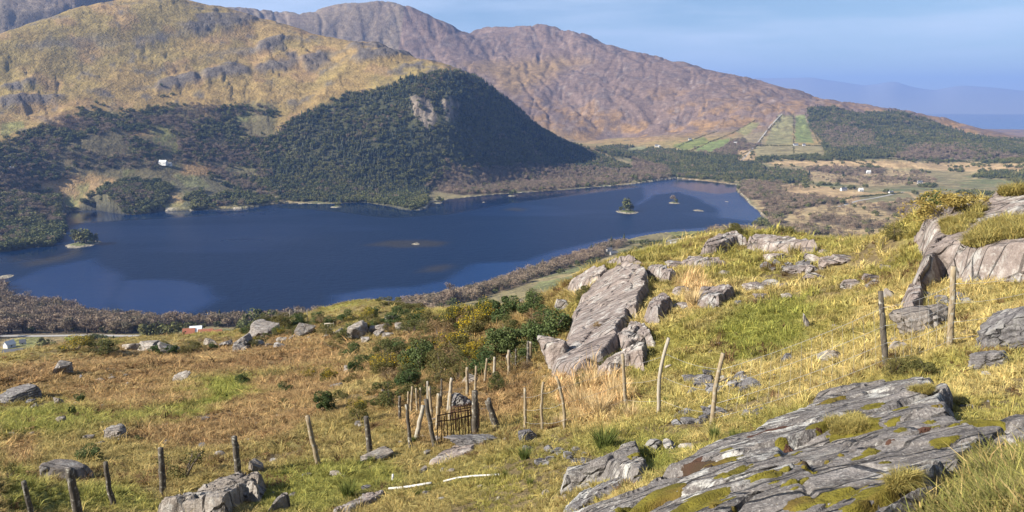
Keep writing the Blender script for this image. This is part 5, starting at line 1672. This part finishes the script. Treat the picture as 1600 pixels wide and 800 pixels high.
STRAWM = [stem_clump(80 + k, 240, M_straw, .7, .009) for k in range(3)]
def clump(px, py, wp, hp, me, label, name):
    x, y, z = NEAR.hit(px, py); d = math.hypot(x, y)
    o = obj(name, me, None, (x, y, z), px % 6.28); w = wp * d / F; h = hp * d / F
    o.scale = (w * 1.1, w * 1.1, h); return tag(o, label, 'grass clump')
for i, (px, py, w, h, lab) in enumerate([(945, 702, 62, 50, 'large green rush clump behind the smooth leaning slab'), (820, 718, 34, 30, 'green rush clump by the small slates'), (1150, 692, 34, 32, 'green rush clump at the upper edge of the large slab'),
        (1116, 686, 28, 28, 'thin rush clump at the foot of the knobbly post'), (828, 758, 18, 18, 'tiny rush tuft near the bottom turf'), (545, 778, 40, 40, 'rush clump beside the long smooth stone')]):
    clump(px, py, w, h, RUSHM[i % 3], lab, 'rush_clump')
for i, (px, py, w, h, lab) in enumerate([(905, 640, 40, 50, 'pale dry tussock just behind the crooked post'), (935, 655, 50, 60, 'tall pale tussock behind the large rush clump'), (960, 625, 40, 50, 'dry tussock at the foot of the straight fence post'),
        (985, 655, 36, 36, 'dry tussock between the straight post and the bent post'), (925, 610, 40, 44, 'pale tussock halfway up to the crag'), (1082, 480, 36, 40, 'feathery dry tussock beside the low grey block'), (750, 520, 12, 30, 'thin pale tussock in the gorse thicket'),
        (875, 665, 30, 26, 'small tan tussock at the crooked post foot')]):
    clump(px, py, w, h, STRAWM[i % 3], lab, 'dry_tussock')

g = np.random.default_rng(91)
for i in range(34):
    px = g.uniform(420, 1300); py = g.uniform(560, 790)
    if px > 880 and py > 690: continue
    x, y, z = NEAR.hit(px, py)
    if in_rocks(np.array([x]), np.array([y]))[0]: continue
    o = clump(px, py, g.uniform(8, 18), g.uniform(9, 18), (RUSHM + STRAWM[:1])[int(g.integers(0, 4))], 'small rush tuft dotted in the hillside turf', 'rush_tuft')
    o['group'] = 'small rush tufts of the hillside'
# ================================================================== POSTS, WIRES, GATE, PIPE
def wood_mat(name, c1, c2):
    m = NT(name); p = m.pos()
    f = m.noise(6, 6, .65, m.mapped((9, 9, 1.2), (0, 0, 0), p))
    c = m.mix(m.ramp(f, .3, .7), c1, c2)
    c = m.mix(m.ramp(m.noise(14, 3, .5, p), .55, .7), c, (.36, .34, .28))
    m.color(c); m.bump(f, .7, .012); return m.m
M_wood = wood_mat('weathered_post_wood', (.17, .125, .075), (.36, .29, .19))
M_wood_d = wood_mat('dark_post_wood', (.05, .042, .034), (.14, .12, .095))
M_wood_p = wood_mat('bleached_post_wood', (.25, .215, .165), (.42, .37, .29))
m_ = NT('galvanised_wire'); m_.color((.45, .44, .42)); m_.b.inputs['Metallic'].default_value = .4; m_.b.inputs['Roughness'].default_value = .5; M_wire = m_.m
m_ = NT('rusty_iron'); m_.color(m_.mix(m_.ramp(m_.noise(30, 4, .6, m_.pos()), .35, .65), (.10, .045, .025), (.045, .030, .025))); M_rust = m_.m
m_ = NT('white_plastic'); m_.color(m_.mix(m_.ramp(m_.noise(9, 4, .6, m_.pos()), .45, .75), (.52, .51, .48), (.36, .34, .29))); m_.b.inputs['Roughness'].default_value = .45; M_white = m_.m

def at_dist(px, py, d):
    a, t = pix_ray(px, py); return np.array([d * math.sin(a), d * math.cos(a), ZC + d * t])

def post_geo(bx, by, tx, ty, r, bend=0.0, seed=0):
    b = np.array(NEAR.hit(bx, by)); d = math.hypot(b[0], b[1]); t = at_dist(tx, ty, d)
    g = np.random.default_rng(int(bx * 7 + by) + seed)
    n = 9; P = []; Rd = []
    ax = (t - b) / np.linalg.norm(t - b)
    side = np.cross(ax, [0, 1, 0]); side /= np.linalg.norm(side)
    for i in range(n):
        u = i / (n - 1)
        q = b + (t - b) * u + side * (bend * math.sin(u * 3.14) + .07 * r * g.normal()) * (0 < u < 1)
        if i == 0: q = q - ax * .25
        P.append(q); Rd.append(r * .68 * (1.08 - .22 * u) * g.uniform(.96, 1.04))
    v, f, c = tube(P, Rd, 9)
    v = v + g.normal(0, .02 * r, v.shape)
    return b, t, v, [f] + c
def post(bx, by, tx, ty, r, mat, label=None, parent=None, bend=0.0, name='fence_post', knot=False, group=None):
    b, t, v, fs = post_geo(bx, by, tx, ty, r, bend)
    if knot:
        k = b + (t - b) * .62
        kv, kf, kc = tube([k, k + np.array([.09, -.03, .05])], [r * .55, r * .3], 6)
        v, fs = join([(v, fs), (kv, [kf] + kc)])
    if parent is None:
        V = v - b
        o = obj(name, mesh_np(name, V, fs, [mat]), None, b); tag(o, label, 'fence post', group)
    else:
        o = obj('post', mesh_np('post', v - np.array(parent.location), fs, [mat]), parent)
    return b, t, o

def wire(p, q, sag, parent, r=.0024, name='wire', segs=10):
    p = np.asarray(p, float); q = np.asarray(q, float)
    pts = [p + (q - p) * u - np.array([0, 0, sag * 4 * u * (1 - u)]) for u in np.linspace(0, 1, segs)]
    v, f, c = tube(pts, [r] * segs, 4)
    return obj(name, mesh_np(name, v - np.array(parent.location), [f] + c, [M_wire]), parent)

# the wired fence along the hill
fence = bpy.data.objects.new('wire_fence', None); COL.objects.link(fence)
fence.location = NEAR.hit(1113, 662)
tag(fence, 'wire fence of crooked wooden posts running along the hillside turf', 'fence')
FP = [(1640, 500, 1645, 400, .05, M_wood, 0), (1484, 543, 1490, 416, .062, M_wood, .0), (1384, 573, 1376, 455, .058, M_wood_d, 0), (1113, 664, 1130, 552, .050, M_wood, .03), (1030, 647, 1045, 528, .046, M_wood_p, .07),
      (978, 640, 973, 553, .050, M_wood, 0), (882, 671, 869, 588, .044, M_wood, -.05), (848, 674, 849, 597, .040, M_wood, .03), (821, 670, 820, 606, .048, M_wood, 0)]
ends = []
for (bx, by, tx, ty, r, mt, bd) in FP:
    b, t, o = post(bx, by, tx, ty, r, mt, None, fence, bd, knot=(bx in (1113, 1030)))
    ends.append((b, t))
bpy.context.view_layer.update()
for i in range(len(ends) - 1):
    (b0, t0), (b1, t1) = ends[i], ends[i + 1]
    for fr in ((.12, .33, .56, .80) if i < 3 else (.2, .5, .8)):
        off = np.array([0, -.06, 0])
        wire(b0 + (t0 - b0) * fr + off, b1 + (t1 - b1) * fr + off, .05 if i < 4 else .03, fence)
# sheep netting between the straight post and the knobbly one: stays
def stays(i, n):
    (b0, t0), (b1, t1) = ends[i], ends[i + 1]; parts = []
    for k in range(1, n):
        u = k / n; s = 4 * u * (1 - u)
        lo = (b0 + (t0 - b0) * .12) * (1 - u) + (b1 + (t1 - b1) * .12) * u; hi = (b0 + (t0 - b0) * .80) * (1 - u) + (b1 + (t1 - b1) * .80) * u
        lo = lo + [0, -.06, -.05 * s]; hi = hi + [0, -.06, -.05 * s]
        v, f, c = tube([lo, (lo + hi) / 2 + [.01, 0, 0], hi], [.0014] * 3, 4); parts.append((v, [f]))
    V, Fs = join(parts)
    o = obj('netting', mesh_np('netting', V - np.array(fence.location), Fs, [M_wire]), fence); o['kind'] = 'stuff'
stays(2, 16); stays(1, 8)

# old posts without wire down the slope
OLD = [(498, 729, 480, 650, .075, M_wood, 'pale leaning post below the grey-green round shrub', 0), (578, 711, 572, 651, .085, M_wood_d, 'short dark upright post above the pale cracked stone', 0), (373, 745, 366, 682, .095, M_wood_d, 'thick weathered post beside the grey boulder', 0),
       (255, 775, 251, 700, .085, M_wood_d, 'upright dark post beside the open wiry gorse', 0), (179, 791, 165, 722, .065, M_wood_d, 'thin leaning post next to the long pale boulder', .03), (124, 812, 108, 733, .105, M_wood_d, 'thick post leaning at the bottom edge below the long pale boulder', 0),
       (52, 815, 37, 752, .06, M_wood_d, 'thin slanting post nearest the bottom corner', 0),
       (642, 701, 635, 632, .055, M_wood_d, 'tilted thin post in front of the pen', 0), (679, 698, 665, 624, .07, M_wood_d, 'dark post leaning towards the pen entrance', 0), (650, 687, 661, 634, .075, M_wood_p, 'bleached plank-like post leaning against its neighbour', 0),
       (625, 657, 624, 619, .055, M_wood_d, 'dark corner post of the pen nearest the gorse', 0), (638, 645, 638, 612, .045, M_wood, 'short post second along the pen side', 0), (642, 647, 644, 604, .05, M_wood, 'brown post third along the pen side', 0), (652, 646, 650, 607, .04, M_wood, 'thin brown post fourth along the pen side', 0),
       (656, 644, 657, 606, .045, M_wood, 'post fifth along the pen side', 0), (669, 640, 668, 596, .05, M_wood_p, 'tall bleached post at the back of the pen', 0), (675, 655, 671, 604, .055, M_wood, 'reddish broken post inside the pen', 0), (689, 640, 690, 592, .04, M_wood_d, 'thin dark post at the back of the pen', 0),
       (700, 645, 706, 591, .07, M_wood_p, 'bleached post leaning over the rusty gate', 0), (703, 660, 704, 614, .055, M_wood, 'short brown post just behind the rusty gate', 0), (684, 670, 685, 615, .075, M_wood, 'broad grey post at the hinge side of the rusty gate', 0),
       (742, 680, 742, 611, .105, M_wood_d, 'thick black gatepost at the end of the rusty gate', 0), (741, 640, 744, 572, .05, M_wood, 'tall thin pole rising behind the black gatepost', 0), (776, 670, 762, 626, .11, M_wood_d, 'squat black post leaning beside the pen', 0),
       (772, 662, 764, 622, .07, M_wood_d, 'second black post leaning behind the squat one', 0), (748, 672, 747, 630, .04, M_rust, 'thin rusty stake beside the black gatepost', 0),
       (730, 620, 730, 574, .07, M_wood, 'weathered post standing behind the pen', 0), (757, 600, 761, 560, .055, M_wood, 'slightly tilted post up the slope behind the pen', 0), (772, 590, 773, 558, .07, M_wood_p, 'pale post further up the slope behind the pen', 0),
       (795, 587, 795, 547, .08, M_wood, 'pale straight post below the wide green shrub', 0), (825, 573, 825, 533, .075, M_wood_d, 'dark post of the pair below the purple boulder', 0), (828, 570, 829, 534, .085, M_wood, 'pale post of the pair below the purple boulder', 0),
       (806, 580, 806, 545, .05, M_wood_d, 'thin dark stake between the pale post and the pair', 0),
       (453, 503, 453, 484, .10, M_wood_p, 'far pale stake on the crag knoll nearest the dark tree', 0), (461, 502, 461, 483, .09, M_wood_p, 'far pale stake second on the crag knoll', 0), (470, 501, 471, 482, .11, M_wood_p, 'far pale stake third on the crag knoll', 0), (480, 503, 480, 484, .10, M_wood_p, 'far pale stake fourth on the crag knoll', 0)]
for (bx, by, tx, ty, r, mt, lab, bd) in OLD:
    post(bx, by, tx, ty, r, mt, lab, None, bd)

def frame_gate(name, label, cat, bl, br, hpx, bars, rails, mat, r):
    """gate of upright bars and rails standing between two ground points"""
    p = np.array(NEAR.hit(*bl)); q = np.array(NEAR.hit(*br)); d = math.hypot(p[0], p[1]); H = hpx * d / F
    e = bpy.data.objects.new(name, None); COL.objects.link(e); e.location = p; tag(e, label, cat)
    g = np.random.default_rng(5)
    for k in range(bars):
        u = k / (bars - 1); b = (q - p) * u; h = H * g.uniform(.82, 1.02)
        v, f, c = tube([b + [0, 0, -.03], b + [g.normal(0, .012), 0, h * .5], b + [g.normal(0, .02), 0, h]], [r] * 3, 6)
        obj('bar', mesh_np('bar', v, [f] + c, [mat]), e)
    for fr in rails:
        v, f, c = tube([[0, -.012, H * fr], (q - p) * .5 + [0, -.012, H * fr + g.normal(0, .02)], (q - p) + [0, -.012, H * fr]], [r * 1.1] * 3, 6)
        obj('rail', mesh_np('rail', v, [f] + c, [mat]), e)
    return e
frame_gate('iron_gate', 'rusty iron bar gate leaning across the pen entrance', 'gate', (685, 694), (737, 684), 52, 12, (.06, .78, .97), M_rust, .011)
frame_gate('iron_hurdle', 'second rusty hurdle propped behind the iron gate', 'gate', (706, 676), (741, 668), 46, 8, (.5, .8, .98), M_rust, .010)
frame_gate('far_hurdle', 'far pale little gate at the edge of the moor', 'gate', (508, 517), (522, 517), 13, 4, (.2, .9), M_wood_p, .06)

def pipe(pts, r, label, name='white_pipe'):
    P = [np.array(NEAR.hit(x, y)) + [0, 0, r * 1.6 + .02] for x, y in pts]
    o0 = P[0]
    v, f, c = tube([p - o0 for p in P], [r] * len(P), 8)
    return tag(obj(name, mesh_np(name, v, [f] + c, [M_white]), None, o0), label, 'pipe')
pipe([(608, 768), (630, 766), (652, 763), (674, 759)], .019, 'short length of white plastic pipe on the turf')
pipe([(693, 756), (715, 751), (740, 748), (765, 747), (782, 746)], .015, 'longer white plastic pipe lying across the turf')
b_ = np.array(NEAR.hit(613, 754)); t_ = at_dist(614, 741, math.hypot(b_[0], b_[1]))
v, f, c = tube([[0, 0, -.05], t_ - b_], [.022, .02], 6)
tag(obj('white_peg', mesh_np('white_peg', v, [f] + c, [M_white]), None, b_), 'small white peg upright in the turf above the pipe end', 'peg')

# ================================================================== HOUSES, ROADS, ISLANDS
def plain(name, c, r=.85):
    m = NT(name); m.b.inputs['Roughness'].default_value = r
    m.color(m.mix(m.ramp(m.noise(.8, 4, .6, m.pos()), .3, .7), tuple(x * .88 for x in c), c)); return m.m
M_wall = plain('white_render', (.62, .61, .58)); M_slateroof = plain('slate_roof', (.11, .115, .13), .6); M_redroof = plain('rusty_red_roof', (.31, .115, .065), .7)
M_whiteroof = plain('pale_sheet_roof', (.72, .74, .76), .5); M_greywall = plain('grey_wall', (.34, .33, .31)); M_glass = plain('dark_window', (.03, .035, .045), .2); M_road = plain('pale_road', (.36, .34, .31))
def box(x0, x1, y0, y1, z0, z1):
    v = np.array([(x, y, z) for z in (z0, z1) for y in (y0, y1) for x in (x0, x1)], float)
    return v, np.array([[0, 2, 3, 1], [4, 5, 7, 6], [0, 1, 5, 4], [2, 6, 7, 3], [0, 4, 6, 2], [1, 3, 7, 5]])
def house(px, py, L, W, H, rz, wall, roof, label, name='house', nwin=3, chimney=True, rise=.55, cat='house'):
    x, y, z = FAR.hit(px, py)
    e = bpy.data.objects.new(name, None); COL.objects.link(e); e.location = (x, y, z - .2); e.rotation_euler = (0, 0, rz); tag(e, label, cat)
    l, w = L / 2, W / 2; rh = W * rise
    v = np.array([(-l, -w, -1), (l, -w, -1), (l, w, -1), (-l, w, -1), (-l, -w, H), (l, -w, H), (l, w, H), (-l, w, H), (-l, 0, H + rh), (l, 0, H + rh)])
    obj('wall', mesh_np('wall', v, [np.array([[0, 1, 5, 4], [2, 3, 7, 6]]), np.array([[1, 2, 6, 9, 5], [3, 0, 4, 8, 7]])], [wall], False), e)
    o = .35; t = .18
    rv = []
    for s in (-1, 1):
        for dz in (0, t):
            rv += [(-l - o, s * (w + o), H - o * rise * 1.1 + dz + .03), (l + o, s * (w + o), H - o * rise * 1.1 + dz + .03), (l + o, 0, H + rh + dz + .03), (-l - o, 0, H + rh + dz + .03)]
    rf = []
    for b in (0, 8):
        rf += [[b, b + 1, b + 2, b + 3], [b + 4, b + 5, b + 6, b + 7], [b, b + 1, b + 5, b + 4], [b + 1, b + 2, b + 6, b + 5], [b + 3, b, b + 4, b + 7]]
    ro = obj('roof', mesh_np('roof', np.array(rv), np.array(rf), [roof], False), e)
    if chimney:
        for s in (-.42, .42):
            v, f = box(L * s - .45, L * s + .45, -.4, .4, H + rh * .6, H + rh + 1.3); obj('chimney', mesh_np('chimney', v, f, [wall], False), ro)
    for k in range(nwin):
        u = -l + L * (k + .5) / nwin
        if k == nwin // 2 and nwin > 1:
            v, f = box(u - .5, u + .5, -w - .04, -w + .05, 0, 2.1); obj('door', mesh_np('door', v, f, [M_glass], False), e)
        else:
            v, f = box(u - .55, u + .55, -w - .04, -w + .05, H * .4, H * .8); obj('window', mesh_np('window', v, f, [M_glass], False), e)
    return e
house(255, 258, 22, 9, 8, -.25, M_wall, M_wall, 'white house among the trees above the far lake shore', nwin=5)
house(266, 259, 8, 7, 6, -.25, M_wall, M_slateroof, 'small white annexe beside the far lakeside house', nwin=1, chimney=False)
house(18, 265, 12, 7, 4, .2, M_greywall, M_whiteroof, 'tiny pale cottage on the lower mountain slope', nwin=2)
for (px, py, L, W, H, rz, wl_, rf_, lab, nw, ri) in [
    (296, 525, 9, 9, 3.2, .25, M_greywall, M_redroof, 'red-roofed shed at the end nearest the conifers', 1, .38),
    (307, 524, 9, 10, 4.4, .25, M_greywall, M_whiteroof, 'shed with a pale roof between red-roofed sheds', 1, .38),
    (322, 526, 11, 9, 3.2, .25, M_greywall, M_redroof, 'long red-roofed shed beside the pale-roofed one', 2, .38),
    (338, 527, 9, 9, 3.0, .32, M_greywall, M_redroof, 'red-roofed shed at the end nearest the crag knoll', 1, .38),
    (1262, 362, 16, 9, 4, .1, M_greywall, M_whiteroof, 'dark shed with a pale roof below the bare wood', 1, .35)]:
    house(px, py, L, W, H, rz, wl_, rf_, lab, 'shed', nw, False, ri, 'shed')
for (px, py, L, W, H, rz, wl_, rf_, lab, nw) in [
    (1052, 385, 13, 7, 4, .5, M_wall, M_whiteroof, 'white farmhouse in the cluster by the lake end', 3), (1062, 387, 12, 7, 4, .3, M_wall, M_slateroof, 'white farm building in the middle of the farm cluster', 2),
    (1047, 389, 9, 6, 3.5, -.4, M_wall, M_slateroof, 'small white building at the lake side of the farm cluster', 2), (1075, 386, 10, 6, 3.5, .2, M_wall, M_slateroof, 'low white outbuilding at the track end of the farm cluster', 2),
    (952, 393, 9, 6, 3.5, .3, M_wall, M_slateroof, 'white cottage half hidden in the lakeside trees', 2), (959, 398, 12, 6, 3, .3, M_greywall, M_slateroof, 'grey cottage below the half hidden white one', 2),
    (1237, 356, 8, 6, 4, 0, M_wall, M_slateroof, 'white cottage beside the shed in the bare wood', 2), (1318, 298, 18, 8, 5, .3, M_wall, M_slateroof, 'white house with grey roof in the valley scrub', 3),
    (1345, 299, 12, 8, 5, .1, M_wall, M_wall, 'bright white house beside the grey-roofed valley house', 2), (1357, 271, 14, 8, 7, 0, M_wall, M_wall, 'tall white gable standing in the brown valley wood', 2),
    (1437, 287, 14, 8, 5, 0, M_wall, M_slateroof, 'white cottage in front of the straw-coloured flats', 3), (1243, 228, 20, 9, 6, 0, M_wall, M_slateroof, 'white farmhouse below the steep green field', 3),
    (1256, 228, 12, 8, 5, 0, M_wall, M_slateroof, 'smaller white building beside the hill farmhouse', 2), (1026, 229, 16, 8, 5, 0, M_wall, M_slateroof, 'white house below the mauve mountain foot', 2),
    (1030, 230, 10, 7, 5, .3, M_wall, M_wall, 'white annexe beside the mountain-foot house', 1), (1149, 226, 14, 9, 7, 0, M_wall, M_wall, 'bright white house at the corner of the green fields', 2), (1078, 219, 14, 8, 5, 0, M_wall, M_slateroof, 'white cottage at the top of the green fields', 2),
    (15, 543, 7, 5, 3, 1.2, M_wall, M_wall, 'white gabled cottage in the near valley', 1), (22, 557, 13, 6, 2.6, .2, M_greywall, M_slateroof, 'grey-roofed farmhouse at the foot of the moor', 3), (36, 538, 4, 4, 2, .4, M_wall, M_slateroof, 'tiny pale hut behind the white gabled cottage', 1),
    (1392, 303, 12, 7, 4, .2, M_wall, M_slateroof, 'small white house by the valley road', 2)]:
    house(px, py, L, W, H, rz, wl_, rf_, lab, 'house', nw, W > 6.5)

def ribbon(name, pts, width, label):
    P = []
    for (x0, y0), (x1, y1) in zip(pts[:-1], pts[1:]):
        for u in np.linspace(0, 1, 8)[:-1]: P.append(FAR.hit(x0 + (x1 - x0) * u, y0 + (y1 - y0) * u))
    P.append(FAR.hit(*pts[-1])); P = np.array(P)
    V = []
    for i in range(len(P)):
        t = P[min(i + 1, len(P) - 1)] - P[max(i - 1, 0)]; n = np.array([-t[1], t[0], 0]); n /= np.linalg.norm(n) + 1e-9
        for s in (-1, 1):
            q = P[i] + n * s * width / 2; q[2] = max(P[i][2], float(FAR.z_at(q[0], q[1]))) + .35; V.append(q)
    f = np.array([[2 * i, 2 * i + 1, 2 * i + 3, 2 * i + 2] for i in range(len(P) - 1)])
    tag(obj(name, mesh_np(name, V, f, [M_road])), label, None, None, 'structure')
ribbon('road', [(-30, 526), (60, 526), (140, 525), (215, 526)], 7, 'pale road in front of the lakeside wood')
ribbon('track', [(1060, 388), (1080, 385), (1100, 389), (1115, 392)], 6, 'pale track to the white farm')
ribbon('track', [(1035, 379), (1060, 373), (1085, 371)], 4, 'pale lane between the lakeside fields')
ribbon('valley_road', [(1310, 323), (1340, 314), (1370, 309), (1412, 300)], 8, 'pale straight road across the valley scrub')
ribbon('farm_lane', [(1155, 255), (1180, 228), (1205, 195), (1222, 178)], 5, 'lane climbing beside the hill fields')

def island(px, py, wpx, hm, label, trees, big=1.75):
    x, y = map(float, on_plane(px, py)); d = math.hypot(x, y); w = wpx * d / F
    n = 30
    X, Y = np.meshgrid(np.linspace(-1, 1, n), np.linspace(-1, 1, n))
    r = np.hypot(X, Y) + .3 * fbm(X + px, Y, .8, 3, int(px))
    Z = hm * (1 - r ** 2) * (1 + .4 * fbm(X - px, Y, .35, 3, 5)) - .15
    Z = np.where(r > 1.05, -2.0, Z)
    c = np.where((Z < .35 * hm + .5)[..., None], C(.27, .24, .18), C(.13, .14, .06)).reshape(-1, 3)
    o = obj('island', mesh_np('island', np.stack([X * w / 2, Y * w * .75, Z], -1).reshape(-1, 3), grid_faces(n, n), [M_far], True, c), None, (x, y, 0))
    tag(o, label, None, None, 'structure')
    g = np.random.default_rng(int(px))
    for i, (kind, dx, h, lab) in enumerate(trees):
        hh = hm * max(.3, 1 - (2 * abs(dx)) ** 2) * .7
        tree_thing({'ever': 'evergreen_tree', 'bare': 'bare_tree', 'conifer': 'conifer_tree', 'pine': 'pine_tree'}[kind], 'ever' if kind == 'pine' else kind, i % 4, (x + dx * w, y + g.uniform(-.15, .15) * w, hh - .4), h * big, 1.1 if kind != 'pine' else 1.0, g.random() * 6, lab)
island(980, 331, 34, 3.2, 'rocky wooded islet in the middle of the far lake', [('pine', -.1, 19, 'tall pine on the wooded islet'), ('ever', .18, 9, 'low evergreen at the end of the wooded islet'), ('ever', .0, 10, 'round evergreen below the pine of the islet'), ('ever', -.28, 7, 'small evergreen at the shore of the wooded islet'), ('bare', .1, 11, 'grey tree at the back of the wooded islet')])
island(1053, 317, 17, 2.4, 'small pale-edged islet near the lake end', [('bare', -.05, 11, 'bare tree on the small pale-edged islet'), ('ever', .2, 7, 'evergreen on the small pale-edged islet')])
island(1091, 329, 16, .8, 'flat grassy islet near the lake end', [])
island(1136, 315, 6, .6, 'tiny flat rock in the lake end', [])
island(800, 306, 13, 1.6, 'small islet below the wooded hill', [('ever', .05, 12, 'round tree on the small islet below the wooded hill')])
island(684, 317, 16, 1.2, 'low pale islet beside the wooded point', [('ever', .25, 11, 'round bush on the low pale islet')])
island(756, 316, 5, 1.0, 'tiny white rock in the lake below the hill', [])
island(526, 323, 17, 2.4, 'pale rocky islet below the conifers', [('ever', .1, 8, 'bush on the pale rocky islet')])
island(471, 318, 10, 1.2, 'low rock islet by the conifer shore', [])
island(128, 382, 40, 2.5, 'round wooded islet by the peninsula', [('ever', -.25, 12, 'evergreen at the peninsula side of the round islet'), ('ever', .0, 13, 'middle evergreen of the round islet'), ('ever', .22, 12, 'evergreen at the lake side of the round islet'), ('ever', .35, 9, 'low evergreen at the tip of the round islet')], 2.3)
island(5, 433, 22, .7, 'pale gravel spit in the lake corner', [])
island(650, 381, 14, .5, 'tiny dark rock above the shoal', [])

# single trees that stand out
for (px, py, h, kind, k, lab, nm) in [(405, 512, 22, 'ever', 0, 'big dark evergreen beside the crag knoll', 'evergreen_tree'), (390, 512, 18, 'ever', 1, 'lower dark evergreen leaning on the big one', 'evergreen_tree'), (422, 511, 18, 'ever', 2, 'dark evergreen right behind the crag knoll', 'evergreen_tree'),
        (344, 500, 14, 'conifer', 1, 'dark spruce poking out of the near bare wood', 'conifer_tree'), (233, 535, 17, 'ever', 3, 'dark evergreen next to the near road end', 'evergreen_tree'), (252, 535, 16, 'ever', 1, 'dark evergreen in the middle of the group by the sheds', 'evergreen_tree'),
        (272, 534, 16, 'ever', 2, 'dark evergreen of the group closest to the sheds', 'evergreen_tree'), (72, 556, 15, 'ever', 0, 'dark conical evergreen in the near valley garden', 'evergreen_tree'), (84, 552, 9, 'ever', 2, 'round bush beside the dark valley garden tree', 'evergreen_tree'),
        (848, 420, 17, 'conifer', 2, 'pointed spruce on the near lake shore', 'conifer_tree'), (955, 385, 20, 'conifer', 0, 'dark spruce by the white cottage at the lake', 'conifer_tree'), (975, 375, 14, 'conifer', 3, 'small spruce rising against the lake', 'conifer_tree'), (924, 395, 16, 'conifer', 1, 'spruce above the bare lakeside trees', 'conifer_tree'),
        (703, 458, 16, 'bare', 1, 'pale bare tree standing alone against the lake', 'bare_tree'), (768, 444, 8, 'conifer', 2, 'tiny spruce by the pale bare tree', 'conifer_tree'), (1037, 385, 12, 'ever', 1, 'dark evergreen beside the white farm cluster', 'evergreen_tree')]:
    x, y, z = FAR.hit(px, py)
    tree_thing(nm, kind, k, (x, y, z - .2), h, 1.0, px % 6, lab)
